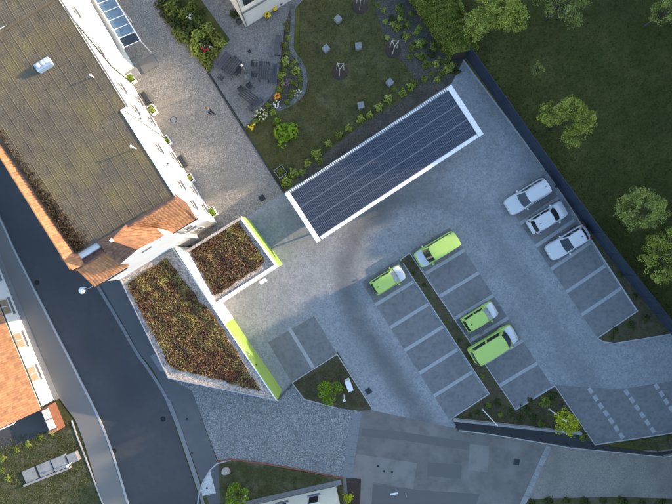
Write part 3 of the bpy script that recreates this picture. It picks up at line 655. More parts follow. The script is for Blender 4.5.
# roof things
ch = empty('roof_vent_box', G(47, 67, RZ(13) + .02)); tag(ch, 'blue grey metal vent box on the brown sheet roof', 'roof vent')
cz = ch.location.z
b = MB(); b.box((ch.location.x, ch.location.y, cz + .28), (1.25, .62, .62), UANG - math.pi / 2 , bev=.03); part(ch, 'housing', b, 'bluesteel')
for dx in (-.28, .1, .4):
    q = Vector((math.cos(UANG - math.pi / 2), math.sin(UANG - math.pi / 2), 0)) * dx
    b = MB(); b.lathe((ch.location.x + q.x, ch.location.y + q.y, cz + .585), [(.12, 0), (.12, .10), (.18, .12), (.06, .2)], 10); part(ch, 'vent_cap', b, 'whiteplastic')
for (px, py, lab) in ((94.5, 78, 'white vent pipe on the sheet roof beside the blue vent box'), (134.5, 148, 'white vent pipe standing alone on the roof near its lower corner')):
    q = G(px, py, RZ(10.5) + .02); r_ = empty('vent_pipe', q); tag(r_, lab, 'vent pipe')
    b = MB(); b.tube([(q.x, q.y, q.z - .25), (q.x, q.y, q.z + .62)], .055, 10); part(r_, 'pipe', b, 'whiteplastic', smooth=False)
    b = MB(); b.lathe((q.x, q.y, q.z + .6), [(.09, 0), (.10, .05), (.04, .13)], 10); part(r_, 'cap', b, 'whiteplastic')
q = G(23, 4, 10.1); c2 = empty('chimney_stack', P(27.5, 6.6, RZ(27.5))); tag(c2, 'brick chimney on the far slope of the brown sheet roof', 'chimney')
o = P(27.5, 4.2, 0); b = MB(); b.box((o.x, o.y, RZ(27.5) + .7), (.9, .7, 1.8), UANG); part(c2, 'stack', b, 'brick')
b = MB(); b.box((o.x, o.y, RZ(27.5) + 1.65), (1.05, .85, .1), UANG); part(c2, 'capping', b, 'concrete')
q = G(23, 4, 9.9); r_ = empty('roof_hatch', q); tag(r_, 'small white roof hatch beyond the roof ridge', 'roof hatch')
b = MB(); b.box((q.x, q.y, q.z + .02), (.42, .36, .3), UANG + .3, bev=.03); part(r_, 'lid', b, 'whiteplastic')
b = MB(); b.box((q.x, q.y, q.z - .15), (.5, .44, .14), UANG + .3); part(r_, 'upstand', b, 'zinc')
b = MB(); b.tube([G(-12, 37, 10.1), G(1, 28.5, 10.2), G(13, 22, 10.15)], .05, 6)
o = b.build('roof_cable_pipe', M['plaster']); tag(o, 'bent white pipe lying along the roof ridge', 'pipe')
# annex beside the facade and glass canopy
an = empty('side_annex', G(95, 10)); tag(an, 'white flat topped annex against the long white facade', 'annex')
b = MB(); b.prism([P(17.3, .05, 0), P(17.3, -1.05, 0), P(34, -1.6, 0), P(34, .05, 0)], -.05, 4.6); part(an, 'wall', b, 'white')
b = MB(); b.prism([P(17.2, -.12, 0), P(17.2, -1.1, 0), P(34, -1.66, 0), P(34, -.12, 0)], 4.6, 4.72); part(an, 'flat_roof', b, 'plaster')
b = MB(); b.prism([P(16.4, -.1, 0), P(16.4, -1.25, 0), P(17.28, -1.25, 0), P(17.28, -.1, 0)], -.02, .5); part(an, 'step', b, 'concrete')
cn = empty('glass_canopy', G(110, 10)); tag(cn, 'glazed canopy with white bars beside the annex', 'canopy')
ca, cb = P(18.0, -1.6, 2.9), P(18.0, -3.3, 2.5)
for i in range(12):
    u0 = 18.0 + i * .95
    b = MB(); b.add([P(u0 + .04, -1.7, 2.9), P(u0 + .91, -1.7, 2.9), P(u0 + .91, -3.25, 2.5), P(u0 + .04, -3.25, 2.5), P(u0 + .04, -1.7, 2.88), P(u0 + .91, -1.7, 2.88), P(u0 + .91, -3.25, 2.48), P(u0 + .04, -3.25, 2.48)], [(0, 1, 2, 3), (7, 6, 5, 4), (0, 3, 7, 4), (1, 5, 6, 2)])
    part(cn, 'pane', b, 'paleglass' if i > 0 else 'glass')
for i in range(13):
    u0 = 18.0 + i * .95; b = MB(); b.tube([P(u0, -1.65, 2.93), P(u0, -3.32, 2.53)], .035, 6); part(cn, 'glazing_bar', b, 'whiteplastic')
b = MB(); b.tube([P(17.95, -3.3, 2.5), P(29.5, -3.3, 2.5)], .06, 6); part(cn, 'eave_beam', b, 'whiteplastic')
b = MB(); b.tube([P(17.95, -1.68, 2.9), P(29.5, -1.68, 2.9)], .06, 6); part(cn, 'wall_beam', b, 'whiteplastic')
for u0 in (18.05, 21.5, 25): b = MB(); b.tube([P(u0, -3.28, -.02), P(u0, -3.28, 2.48)], .05, 6); part(cn, 'post', b, 'whiteplastic')
b = MB(); b.box(P(17.1, -2.45, .06), (1.2, 1.7, .14), UANG, bev=.02); o = b.build('entrance_step', M['walk']); tag(o, 'low timber step at the end of the glazed canopy', 'step')

# ------------------------------------------------------------------ sedum roofed buildings
def flat_building(root, poly, ztop, zroof, wallmats, gravel_w, sedum_poly, n, sm, parapet=.22):
    """poly: roof outline at ztop (world xy). walls, parapet ring, gravel and planting on the roof"""
    N_ = len(poly)
    for i in range(N_):
        a, c = poly[i], poly[(i + 1) % N_]
        b = MB(); b.add([(a.x, a.y, -.05), (c.x, c.y, -.05), (c.x, c.y, ztop - .05), (a.x, a.y, ztop - .05)], [(0, 1, 2, 3)])
        part(root, 'wall', b, wallmats[i])
    c0 = sum((Vector((p.x, p.y, 0)) for p in poly), Vector()) / N_
    inner = []
    for i, p in enumerate(poly):
        d0 = (poly[i] - poly[i - 1]); d1 = (poly[(i + 1) % N_] - poly[i]); d0.z = d1.z = 0; d0.normalize(); d1.normalize()
        n0 = Vector((-d0.y, d0.x, 0)); n1 = Vector((-d1.y, d1.x, 0))
        if n0.dot(c0 - Vector((p.x, p.y, 0))) < 0: n0, n1 = -n0, -n1
        m_ = (n0 + n1).normalized(); inner.append(Vector((p.x, p.y, 0)) + m_ * parapet / max(.3, m_.dot(n0)))
    b = MB(); b.sheet(inner, zroof); part(root, 'gravel_margin', b, 'gravel')
    for i in range(N_):
        a, c, e, f = poly[i], poly[(i + 1) % N_], inner[(i + 1) % N_], inner[i]
        b = MB(); b.add([(a.x, a.y, ztop - .05), (c.x, c.y, ztop - .05), (e.x, e.y, ztop - .05), (f.x, f.y, ztop - .05), (a.x, a.y, ztop), (c.x, c.y, ztop), (e.x, e.y, ztop), (f.x, f.y, ztop), (e.x, e.y, zroof - .02), (f.x, f.y, zroof - .02)],
                        [(4, 5, 6, 7), (0, 1, 5, 4), (7, 6, 8, 9)])
        part(root, 'coping', b, 'coping' if wallmats[i] == 'coping' else ('gravel' if wallmats[i] == 'concrete' else 'plaster'))
    jit = []
    for i in range(len(sedum_poly)):
        a, c = sedum_poly[i], sedum_poly[(i + 1) % len(sedum_poly)]; k = max(1, int((c - a).length / .35))
        for q_ in range(k): w_ = a.lerp(c, q_ / k); jit.append(Vector((w_.x + random.uniform(-.11, .11), w_.y + random.uniform(-.11, .11), 0)))
    sedum_poly = jit
    b = MB(); b.prism(sedum_poly, zroof - .02, zroof + .05); part(root, 'substrate', b, 'substrate')
    xs = np.array([p.x for p in sedum_poly]); ys = np.array([p.y for p in sedum_poly])
    pts = rng.uniform([xs.min(), ys.min()], [xs.max(), ys.max()], (n * 3, 2)); pts = pts[inside(pts, np.stack([xs, ys], 1))][:n]
    bare = np.sin(pts[:, 0] * 1.3 + 2 * np.sin(pts[:, 1] * .9)) + np.sin(pts[:, 1] * 1.7 + 1.5 * np.sin(pts[:, 0] * 1.1)) + rng.normal(0, .5, len(pts)); pts = pts[(bare > -1.25) | (rng.uniform(0, 1, len(pts)) < .35)]
    lump = .06 * np.sin(pts[:, 0] * 3.1 + np.cos(pts[:, 1] * 2.3) * 2) + .06
    z = zroof + .06 + rng.uniform(0, .10, len(pts)) + np.maximum(0, lump); org = np.array(root.location)
    P3 = np.column_stack([pts, z]) - org
    t_ = (ys.max() - pts[:, 1]) / (ys.max() - ys.min()); rust = rng.uniform(0, 1, len(pts)) < np.clip((t_ - .22) * 1.15 + .25 * np.sin(pts[:, 0] * 1.1 + pts[:, 1]), .06, .8)
    for sel, mm in ((~rust, sm), (rust, 'sedum_red')):
        if sel.sum() > 10: tag(obj('sedum', leaf_mesh('sedum', P3[sel], rng.normal(size=(int(sel.sum()), 3)) * .8 + np.array([0, 0, 1]), .135, M[mm], aspect=.8), root), kind='stuff')
def inside(p, poly):
    x, y = p[:, 0], p[:, 1]; r = np.zeros(len(p), bool); n = len(poly); j = n - 1
    for i in range(n):
        xi, yi = poly[i]; xj, yj = poly[j]; c = ((yi > y) != (yj > y)) & (x < (xj - xi) * (y - yi) / (yj - yi + 1e-12) + xi); r ^= c; j = i
    return r
Z1, Z2 = 3.45, 3.9
b1 = empty('long_sedum_building', G(190, 330)); tag(b1, 'long low annex with yellow and red sedum roof and lime green wall', 'building')
poly1 = gp([(119.5, 279.5), (172, 246.5), (277.5, 401), (168, 378.5)], Z1)
sed1 = gp([(127, 284), (166, 258), (203, 305), (212, 313), (232, 345), (258, 386), (262, 391), (172, 368)], Z1 - .1)
flat_building(b1, poly1, Z1, Z1 - .14, ['coping', 'lime', 'coping', 'coping'], .5, sed1, 26000, 'sedum', parapet=.09)
b2 = empty('square_sedum_building', G(231, 260)); tag(b2, 'square low annex with dark red sedum roof and white parapet', 'building')
poly2 = gp([(184, 251.5), (241.5, 216), (278, 265.5), (214.5, 306)], Z2)
sed2 = gp([(190, 250.5), (238, 222), (266, 262), (215, 296)], Z2 - .3)
flat_building(b2, poly2, Z2, Z2 - .3, ['concrete', 'lime', 'white', 'white'], .5, sed2, 9000, 'sedum', parapet=.24)
wa_ = poly1[1].lerp(poly1[2], .36); wb_ = poly1[1].lerp(poly1[2], .50); dd_ = (wb_ - wa_).normalized(); no_ = Vector((-dd_.y, dd_.x, 0)) * (.012 if -dd_.y > 0 else -.012)
b = MB(); b.add([(wa_.x + no_.x, wa_.y + no_.y, -.05), (wb_.x + no_.x, wb_.y + no_.y, -.05), (wb_.x + no_.x, wb_.y + no_.y, Z1 - .05), (wa_.x + no_.x, wa_.y + no_.y, Z1 - .05)], [(0, 1, 2, 3)]); part(b1, 'sunlit_wall_patch', b, 'white')  # white sheet paints the sunlit, bleached stretch of the lime wall
b = MB(); b.prism(gp([(173.5, 246.5), (183.6, 252), (214.2, 306.5), (210, 303)], 4.1), -.05, 4.1); part(b2, 'link_wall', b, 'white')
# lettering strip on the lime wall
b = MB()
A, Cc = G(226, 326, 2.6), G(262, 379, 2.6)
# short run of white letters on the lime wall, thin bars standing proud
wallA, wallB = poly1[1], poly1[2]; dwall = Vector((wallB.x - wallA.x, wallB.y - wallA.y, 0)); wl = dwall.length; dwall.normalize(); nwall = Vector((-dwall.y, dwall.x, 0))
if nwall.x < 0: nwall = -nwall
letters = MB(); s = wl * .60
for k in range(9):
    c = Vector((wallA.x, wallA.y, 0)) + dwall * (s + k * .24) + nwall * .02
    ang = math.atan2(dwall.y, dwall.x)
    letters.box((c.x, c.y, 2.75), (.05, .03, .34), ang)
    if k % 2: letters.box((c.x + dwall.x * .08, c.y + dwall.y * .08, 2.9), (.12, .03, .05), ang)
    else: letters.box((c.x + dwall.x * .08, c.y + dwall.y * .08, 2.62), (.12, .03, .05), ang)
part(b1, 'lettering', letters, 'whiteplastic')
c = Vector((wallA.x, wallA.y, 2.6)) + dwall * wl * .78 + nwall * .05; b = MB(); b.box(c, (.14, .12, .14), math.atan2(dwall.y, dwall.x)); part(b1, 'wall_lamp', b, 'darkmetal')
q = G(262, 278, 3.2); b = MB(); b.box(q + Vector((.1, -.3, 0)), (.7, .35, .16), UANG - math.pi / 2); part(b2, 'door_canopy', b, 'plaster')
b = MB(); q = G(160, 366, 0); b.prism(gp([(150, 356), (158, 352), (171, 373), (160, 371)]), -.02, .03); tag(b.build('paving_plate', M['gutter']), kind='structure')
# gate between the lime wall and the bed
gt = empty('low_gate', G(287, 392)); tag(gt, 'low dark gate between the lime wall and the planting bed', 'gate')
A, Cc = G(279, 397), G(292, 384)
for t in (0.02, .98): q = A.lerp(Cc, t); b = MB(); b.box((q.x, q.y, .5), (.08, .08, 1.04), .8); part(gt, 'post', b, 'darkmetal')
for z in (.12, .95): b = MB(); b.tube([A + Vector((0, 0, z)), Cc + Vector((0, 0, z))], .025, 6); part(gt, 'rail', b, 'darkmetal')
for k in range(11): q = A.lerp(Cc, (k + 1) / 12); b = MB(); b.tube([(q.x, q.y, .12), (q.x, q.y, .95)], .012, 5); part(gt, 'bar', b, 'darkmetal')

# ------------------------------------------------------------------ solar carport
ZC = 3.0
cp = empty('solar_carport', G(385, 163)); tag(cp, 'long carport roofed with dark blue solar panels in a white frame', 'carport')
c0, c1, c2_, c3 = G(284.5, 193.5, ZC), G(451.5, 84.5, ZC), G(486.5, 130, ZC), G(316.5, 243, ZC)
ex = (c1 - c0); LX = ex.length; ex.normalize(); ey = (c3 - c0); LY = ey.length; ey.normalize(); ey = (ey - ex * ey.dot(ex)).normalized()
EA = math.atan2(ex.y, ex.x)
def C(a, b_, z): return Vector((c0.x, c0.y, 0)) + ex * a + ey * b_ + Vector((0, 0, z))
b = MB(); b.box(C(LX / 2, LY / 2, ZC - .22), (LX - .1, LY - .1, .10), EA); part(cp, 'roof_deck', b, 'coping')
for (a, w_, l_, nm) in ((.23, .46, LY, 'end_fascia'), (LX - .25, .50, LY, 'end_fascia')):
    b = MB(); b.box(C(a, LY / 2, ZC - .10), (w_, l_, .20), EA, bev=.02); part(cp, nm, b, 'plaster')
b = MB(); b.box(C(LX / 2, LY - .17, ZC - .11), (LX - 1.16, .34, .19), EA); part(cp, 'front_fascia', b, 'plaster')
b = MB(); b.box(C(LX / 2, .10, ZC - .13), (LX - 1.16, .20, .16), EA); part(cp, 'gutter', b, 'zinc')
b = MB()
for k in range(86): b.box(C(.60 + k * (LX - 1.2) / 85, .13, ZC - .03), (.10, .24, .05), EA)
tag(part(cp, 'corrugation', b, 'plaster'), kind='stuff')
NC, NR = 17, 3; pw = (LX - 1.0) / NC; ph = (LY - .62) / NR
pm = MB(); fw, fh = pw - .012, ph - .032
pm.box((0, 0, .015), (fw, fh, .03), 0, 0)
def cellfield(y0, y1): pm.add([(-fw / 2 + .012, y0, .034), (fw / 2 - .012, y0, .034), (fw / 2 - .012, y1, .034), (-fw / 2 + .012, y1, .034)], [(0, 1, 2, 3)], 1)
cellfield(-fh / 2 + .03, -.013); cellfield(.013, fh / 2 - .03)
pobj = None
for j in range(NR):
    for i in range(NC):
        q = C(.48 + (i + .5) * pw, .27 + (j + .5) * ph, ZC - .09)
        if pobj is None: pobj = pm.build('solar_panel', [M['zinc'], M['cells']], cp, local=True); o = pobj
        else: o = pobj.copy(); COL.objects.link(o)
        o.parent = cp; o.location = q - Vector(cp.location); o.rotation_euler = (random.uniform(-.004, .004), random.uniform(-.004, .004), EA)
for a in (.9, LX * .28, LX * .5, LX * .72, LX - .9):
    b = MB(); b.box(C(a, .55, 1.36), (.16, .16, 2.76), EA); part(cp, 'post', b, 'darkmetal')
    b = MB(); b.box(C(a, LY / 2, ZC - .36), (.14, LY - .6, .18), EA); part(cp, 'beam', b, 'darkmetal')
    if a in (.9, LX - .9) or True: b = MB(); b.box(C(a, LY - 1.0, 1.32), (.16, .16, 2.68), EA); part(cp, 'post', b, 'darkmetal')

# ------------------------------------------------------------------ long fence along the meadow
fn = empty('panel_fence', G(560, 190)); tag(fn, 'tall dark blue grey panel fence between car park and meadow', 'fence')
fpath = [(465, 57), (515, 128), (560, 191), (607, 254), (640, 296), (680, 346), (720, 396)]
pts = gp(fpath); seg = []
for i in range(len(pts) - 1):
    L_ = (pts[i + 1] - pts[i]).length; k = max(1, round(L_ / 2.55))
    for j in range(k): seg.append((pts[i].lerp(pts[i + 1], j / k), pts[i].lerp(pts[i + 1], (j + 1) / k)))
for a, c in seg:
    d = (c - a); ang = math.atan2(d.y, d.x); mid = (a + c) / 2
    for k in range(3):
        b = MB(); b.box((mid.x, mid.y, .42 + k * .66), (d.length - .11, .05, .645), ang); part(fn, 'panel', b, 'fencepanel')
    b = MB(); b.box((a.x, a.y, 1.05), (.10, .10, 2.16), ang); part(fn, 'post', b, 'fencepanel')

# ------------------------------------------------------------------ hedge
hd = empty('clipped_hedge', G(430, 20)); tag(hd, 'long clipped olive hedge between garden bed and meadow', 'hedge')
hp = gp([(404, -20), (442, -20), (472, 50), (470, 62), (457, 64)], 0); hpz = [(G(402, -12), G(440, -12)), (G(455, 62), G(470, 56))]
NH = 30000; t = rng.uniform(0, 1, NH); s_ = rng.uniform(0, 1, NH); A0 = np.array(G(398, -16)); A1 = np.array(G(446, -16)); B0 = np.array(G(449, 61)); B1 = np.array(G(473, 56))
lo = A0[None] * (1 - t)[:, None] + B0[None] * t[:, None]; hi = A1[None] * (1 - t)[:, None] + B1[None] * t[:, None]
pt = lo * (1 - s_)[:, None] + hi * s_[:, None]
top = 1.75 - .75 * np.clip((s_ - .68) / .32, 0, 1) - .3 * np.clip((.06 - s_) / .06, 0, 1)
wave = .10 * np.sin(t * 60) * np.sin(s_ * 9 + t * 25)
side = rng.uniform(0, 1, NH) < .25
pt[:, 2] = np.where(side, rng.uniform(0.05, 1, NH) * top, top + wave + rng.normal(0, .06, NH))
edge = np.where(rng.uniform(0, 1, NH) < .5, 0.0, 1.0); ptE = lo * (1 - edge)[:, None] + hi * edge[:, None]; pt[side, :2] = ptE[side, :2] + rng.normal(0, .06, (side.sum(), 2))
obj('foliage', leaf_mesh('hedge_foliage', pt - np.array(hd.location), rng.normal(size=(NH, 3)) * .7 + np.array([0, 0, .8]), .13, M['leaf_hedge'], aspect=.7), hd)
b = MB(); b.add([tuple(A0[:2]) + (0.02,), tuple(A1[:2]) + (.02,), tuple(B1[:2]) + (.02,), tuple(B0[:2]) + (.02,), *[tuple((A0 * a_ + A1 * (1 - a_)) * c_ + (B0 * a_ + B1 * (1 - a_)) * (1 - c_))[:2] + (z_,) for a_, c_, z_ in ((.93, .96, 1.5), (.08, .96, .85), (.08, .05, .85), (.93, .05, 1.5))]], [(4, 5, 6, 7), (0, 1, 5, 4), (1, 2, 6, 5), (2, 3, 7, 6), (3, 0, 4, 7)])
part(hd, 'twig_core', b, 'bark')

# ------------------------------------------------------------------ shrubs, flowers, grass
def clump_mesh(name, n, r, h, leaf, m, up=.6):
    q = rng.normal(size=(n, 3)); q /= np.linalg.norm(q, axis=1, keepdims=True); q[:, 2] = np.abs(q[:, 2]); rr = rng.uniform(.25, 1, (n, 1)) ** .6
    # uneven outline
    a = np.arctan2(q[:, 1], q[:, 0]); f = 1 + .22 * np.sin(a * 3 + rng.uniform(0, 6)) + .15 * np.sin(a * 5 + rng.uniform(0, 6))
    p = q * rr; p[:, 0] *= r * f; p[:, 1] *= r * f; p[:, 2] = p[:, 2] * h + .02
    return leaf_mesh(name, p, q + np.array([0, 0, up]) + rng.normal(size=(n, 3)) * .35, leaf, M[m])
CL = {k: [clump_mesh('shrub_' + k, 190, .5, .5, .17, 'leaf_' + k) for _ in range(3)] for k in ('bed', 'lime', 'dark', 'fresh', 'yellow')}
LM = [(340, 70, 'the staked tree in the lawn'), (393, 48, 'the staked tree at the bed edge'), (360, 4, 'the staked tree far up the lawn'), (390, 82, 'the cube seat at the bed edge'), (361, 105, 'the cube seat near the carport'), (460, 62, 'the hedge end'), (425, 25, 'the middle of the hedge'), (451, 84, 'the carport corner by the fence'), (284, 194, 'the carport corner by the driveway'), (368, 139, 'the long carport side'),
      (279, 98, 'the orange flowers'), (262, 115, 'the cream flowers'), (287, 84, 'the violet flowers'), (277, 45, 'the backless bench'), (275, 73, 'the cushioned bench'), (298, 94, 'the stone edge'), (252, 127, 'the yellow flowers'), (206, 50, 'the red roses'), (190, 18, 'the small white blossoms'), (230, 40, 'the terrace corner'), (165, 5, 'the glazed canopy side of the driveway'), (212, 70, 'the bed tip'),
      (405, 262, 'the lone small green car'), (432, 256, 'the head of the median'), (470, 330, 'the small green car beside the large van'), (480, 360, 'the large green van'), (482, 410, 'the lamp post near the railing'), (549, 409, 'the lamp post by the yellow tree'), (516, 410, 'the bay corner'), (566, 422, 'the yellow tree'), (545, 178, 'the white estate car'), (568, 205, 'the white hatchback'), (592, 232, 'the white saloon'), (625, 285, 'the empty fence side bays'), (625, 332, 'the curved kerb'),
      (547, 448, 'the concrete strip'), (0, 462, 'the frame edge of the garden'), (30, 474, 'the lowest concrete step'), (60, 430, 'the terracotta wall')]
def shrub(px, py, r, kind, label, group=None, name='garden_shrub', z=0.0, hs=1.0, cat='shrub'):
    o = obj(name, CL[kind][random.randrange(3)], None, G(px, py, 0)); o.location.z = z; o.scale = (r / .5, r / .5, r / .5 * hs); o.rotation_euler.z = random.uniform(0, 6.28)
    if group and group != 'lone':
        lm = min(LM, key=lambda q: (q[0] - px) ** 2 + (q[1] - py) ** 2)[2]
        sz = 'small' if r < .33 else ('large' if r > .6 else 'medium'); cl = {'bed': 'olive green', 'fresh': 'light green', 'dark': 'dark green', 'lime': 'lime green', 'yellow': 'yellow'}[kind]
        noun = {'leafy bush': 'bush', 'leafy pere': 'leafy perennial', 'yellowish ': 'weedy clump'}.get(label[:10], 'shrub' if 'shrub' in label else ('bush' if 'bush' in label else 'clump'))
        label = f"{sz} {cl} {noun} {'by the carport ' if 'carport' in group else ''}growing near {lm}"
    return tag(o, label, cat, group)
for (px, py, r) in [(397, 28, .5), (408, 25, .38), (406, 37, .45), (412, 48, .42), (419, 44, .48), (434, 47, .5), (422, 57, .5), (426, 65, .5), (410, 58, .35), (436, 64, .4), (437, 80, .35), (424, 80, .42), (414, 84, .42), (446, 70, .5), (449, 58, .35), (432, 74, .3), (441, 74, .45), (385, 22, .3), (399, 8, .4), (378, 5, .3), (411, 14, .3), (387, 38, .28), (443, 50, .3), (419, 28, .32), (452, 66, .4)]:
    shrub(px, py, r, random.choice(['bed', 'bed', 'fresh']), 'low green shrub in the dark mulch bed along the hedge', 'shrubs in the mulch bed along the hedge')
for (px, py, r) in [(404, 96, .35), (390, 102, .38), (380, 110, .35), (371, 118, .3), (362, 122, .35), (350, 131, .3), (340, 138, .35), (318, 157, .42), (309, 166, .3), (295, 176, .42), (304, 175, .3), (288, 184, .45), (330, 146, .3), (322, 164, .3), (412, 90, .35), (395, 92, .25)]:
    shrub(px - 1.5, py - 2.5, r * 1.3, random.choice(['bed', 'fresh', 'fresh']), 'low green shrub in the bed along the carport edge', 'shrubs in the bed along the carport')
FB = 'plants in the curved flower bed'
for (px, py, r) in [(285, 62, .5), (296, 72, .5), (281, 76, .5), (279, 90, .45), (293, 92, .35), (287, 103, .35), (273, 112, .4), (262, 118, .45), (300, 80, .3), (284, 46, .35), (287, 30, .3), (255, 122, .35), (284, 70, .35), (290, 82, .3), (286, 24, .25), (288, 38, .3), (286, 54, .32), (291, 66, .3), (296, 84, .32), (283, 84, .3), (276, 102, .3), (268, 106, .35), (258, 113, .3), (291, 96, .3), (300, 88, .22), (266, 113, .3), (295, 62, .28)]:
    shrub(px, py, r, random.choice(['bed', 'fresh', 'bed']), 'leafy perennial in the curved flower bed by the terrace', FB)
shrub(285, 133, 1.25, 'lime', 'large rounded light green bush on the garden lawn', None, hs=.9)
for (px, py, r) in [(164, 5, .8), (172, 10, .9), (180, 6, .7), (186, 16, .8), (176, 24, .8), (190, 28, .9), (198, 22, .6), (184, 38, .8), (198, 38, .9), (208, 30, .7), (206, 46, .8), (216, 40, .8), (222, 44, .5), (196, 50, .8), (214, 54, .7), (204, 58, .7), (209, 65, .6), (168, 16, .7), (192, 8, .6), (178, 32, .6), (202, 12, .4)]:
    shrub(px, py, r, random.choice(['bed', 'dark', 'bed', 'fresh']), 'leafy bush in the wedge shaped raised bed', 'bushes in the wedge shaped bed')
def flowers(px, py, r, n, col, label, cat='flowers', h=.45, petal=.10, name='flower_clump'):
    root = empty(name, G(px, py)); a = rng.uniform(0, 6.28, n); q = r * np.sqrt(rng.uniform(0, 1, n))
    p = np.column_stack([q * np.cos(a), q * np.sin(a), h + rng.uniform(-.1, .1, n)]); st = MB()
    for v in p: st.tube([(v[0] * .5, v[1] * .5, 0), tuple(v)], .008, 4, cap=False)
    st.build('stems', M['leaf_bed'], root, local=True)
    pp = np.repeat(p, 5, 0) + rng.normal(0, .03, (n * 5, 3)); tag(obj('petals', leaf_mesh('petals', pp, rng.normal(size=(n * 5, 3)) * .3 + np.array([0, 0, 1]), petal, M['fl_' + col], aspect=.9), root), kind='stuff')
    return tag(root, label, cat)
flowers(279, 98, .38, 12, 'orange', 'orange flowers in the curved flower bed', petal=.14)
flowers(252, 127, .35, 9, 'yellow', 'yellow flowers at the narrow end of the curved flower bed', petal=.14)
flowers(262, 115, .7, 30, 'pale', 'pale cream flowers scattered beside the terrace chairs')
flowers(278, 106, .4, 14, 'white', 'white flowers next to the orange flowers')
flowers(287, 84, .35, 12, 'violet', 'pale violet flowers in the middle of the curved bed')
flowers(298, 94, .4, 14, 'pale', 'cream flowers on the stone edge of the curved bed', petal=.08)
flowers(206, 50, .4, 10, 'red', 'red roses in the wedge shaped raised bed', petal=.16)
flowers(209, 48, .45, 9, 'white', 'white blossoms beside the red roses', petal=.12)
flowers(190, 18, .3, 6, 'white', 'small white blossoms far up the wedge shaped bed', petal=.12)
BB = 'clumps in the bed between the parking banks'
for i, (px, py, r) in enumerate([(402, 262, .2), (414, 273, .22), (424, 285, .25), (446, 322, .22), (459, 340, .22), (470, 358, .25), (482, 376, .28), (497, 402, .4), (510, 412, .42), (488, 405, .35), (525, 409, .5), (533, 417, .4), (545, 402, .6), (552, 396, .45), (520, 418, .35), (500, 415, .3), (560, 415, .4), (478, 412, .3), (540, 424, .4), (470, 415, .25), (530, 400, .3)]):
    shrub(px, py, r, 'dark' if i % 3 else 'bed', 'small dark green clump in the bed between the parking banks', BB, z=.05, hs=.7)
for i, (px, py, r) in enumerate([(557, 186, .25), (572, 203, .3), (588, 225, .3), (603, 248, .3), (620, 275, .3), (634, 296, .3), (614, 330, .4), (630, 325, .45), (645, 318, .4), (611, 337, .3)]):
    shrub(px, py, r, 'dark', 'small dark clump in the strip between white cars and fence', 'clumps in the strip along the fence', z=.05, hs=.6)
shrub(582, 436, .45, 'bed', 'green shrub in the bed corner below the yellow tree', z=.05)
shrub(348, 497, .55, 'yellow', 'yellow leaved shrub beside the white house corner')
for i, (px, py) in enumerate([(532, 503), (548, 501), (566, 500), (584, 502), (603, 501), (622, 502), (641, 503), (660, 504)]):
    shrub(px, py, .55 if i % 2 else .4, 'dark', 'low dark bush at the edge of the gravel yard', 'bushes at the edge of the gravel yard', hs=.7)
for i, (px, py) in enumerate([(3, 458), (16, 450), (28, 444), (40, 437), (52, 432), (2, 470), (8, 478)]):
    shrub(px, py, .4, 'bed' if i % 2 else 'fresh', 'yellowish weedy clump along the dark garden edge', 'weedy clumps by the small garden', hs=.5)
# grass tufts
for k in range(34):
    t_ = rng.uniform(0, 1); px, py = (372 + t_ * 78 + rng.uniform(-8, 12), -2 + t_ * 78 + rng.uniform(-10, 8))
    if py < 84: shrub(px, py, rng.uniform(.2, .4), ['bed', 'fresh', 'dark'][k % 3], 'low green shrub in the dark mulch bed along the hedge', 'shrubs in the mulch bed along the hedge')
def tufts(name, poly, n, size, m, label, hgt=.12):
    pg = np.array([[v.x, v.y] for v in gp(poly)]); p = rng.uniform(pg.min(0), pg.max(0), (n * 2, 2)); p = p[inside(p, pg)][:n]
    k = len(p); P3 = np.column_stack([p, rng.uniform(.02, hgt, k)])
    o = obj(name, leaf_mesh(name, P3, rng.normal(size=(k, 3)) + np.array([0, 0, .6]), size, M[m], aspect=.35)); return tag(o, label, 'grass', kind='stuff')
tufts('meadow_grass', [(480, 60), (450, -10), (720, -10), (720, 380), (680, 340), (640, 290)], 42000, .16, 'grassblade', 'dark uncut grass of the meadow behind the fence', .16)
tufts('lawn_grass', [(302, 0), (374, 0), (384, 36), (408, 68), (414, 80), (396, 102), (372, 116), (296, 176), (286, 188), (244, 126), (275, 112), (304, 92), (296, 50)], 20000, .10, 'lawnblade', 'short lawn grass of the garden', .06)
tufts('bed_groundcover', [(376, -10), (408, -10), (460, 60), (452, 80), (300, 180), (372, 120), (412, 92), (408, 68), (384, 36)], 2600, .14, 'leaf_bed', 'scattered low ground cover in the mulch bed', .12)
tufts('flower_bed_cover', [(288, 20), (292, 12), (292, 48), (303, 72), (303, 90), (290, 102), (272, 110), (250, 125), (262, 110), (277, 92), (282, 56)], 1500, .13, 'leaf_bed', 'low ground cover in the curved flower bed', .15)
tufts('verge_grass', [(-10, 440), (50, 430), (62, 420), (74, 424), (84, 441), (108, 515), (-10, 515)], 9000, .13, 'vergeblade', 'patchy dry grass around the concrete steps', .10)
tufts('triangle_grass', [(220, 464), (231, 462), (264, 467), (340, 481), (342, 520), (224, 520)], 5500, .12, 'vergeblade', 'rough grass on the triangle below the cobbles', .10)
tufts('bed_weeds', [(338, 358), (370, 407), (338, 406), (305, 397), (294, 383)], 3000, .12, 'vergeblade', 'dry weeds in the bed with the white cabinet', .14)
tufts('bed_weeds', [(456, 416), (489, 396), (515, 411), (553, 388), (590, 440), (580, 430)], 5200, .13, 'vergeblade', 'dry weeds in the bed beside the yellow tree', .14)
tufts('strip_weeds', [(402, 260), (409, 255), (514, 409), (490, 397)], 2600, .11, 'lawnblade', 'dark weeds in the narrow median strip', .12)
tufts('fence_weeds', [(548, 174), (560, 184), (607, 252), (640, 297), (668, 332), (640, 337), (614, 341), (600, 338), (639, 311)], 3500, .12, 'grassblade', 'dark weeds in the strip in front of the fence', .12)
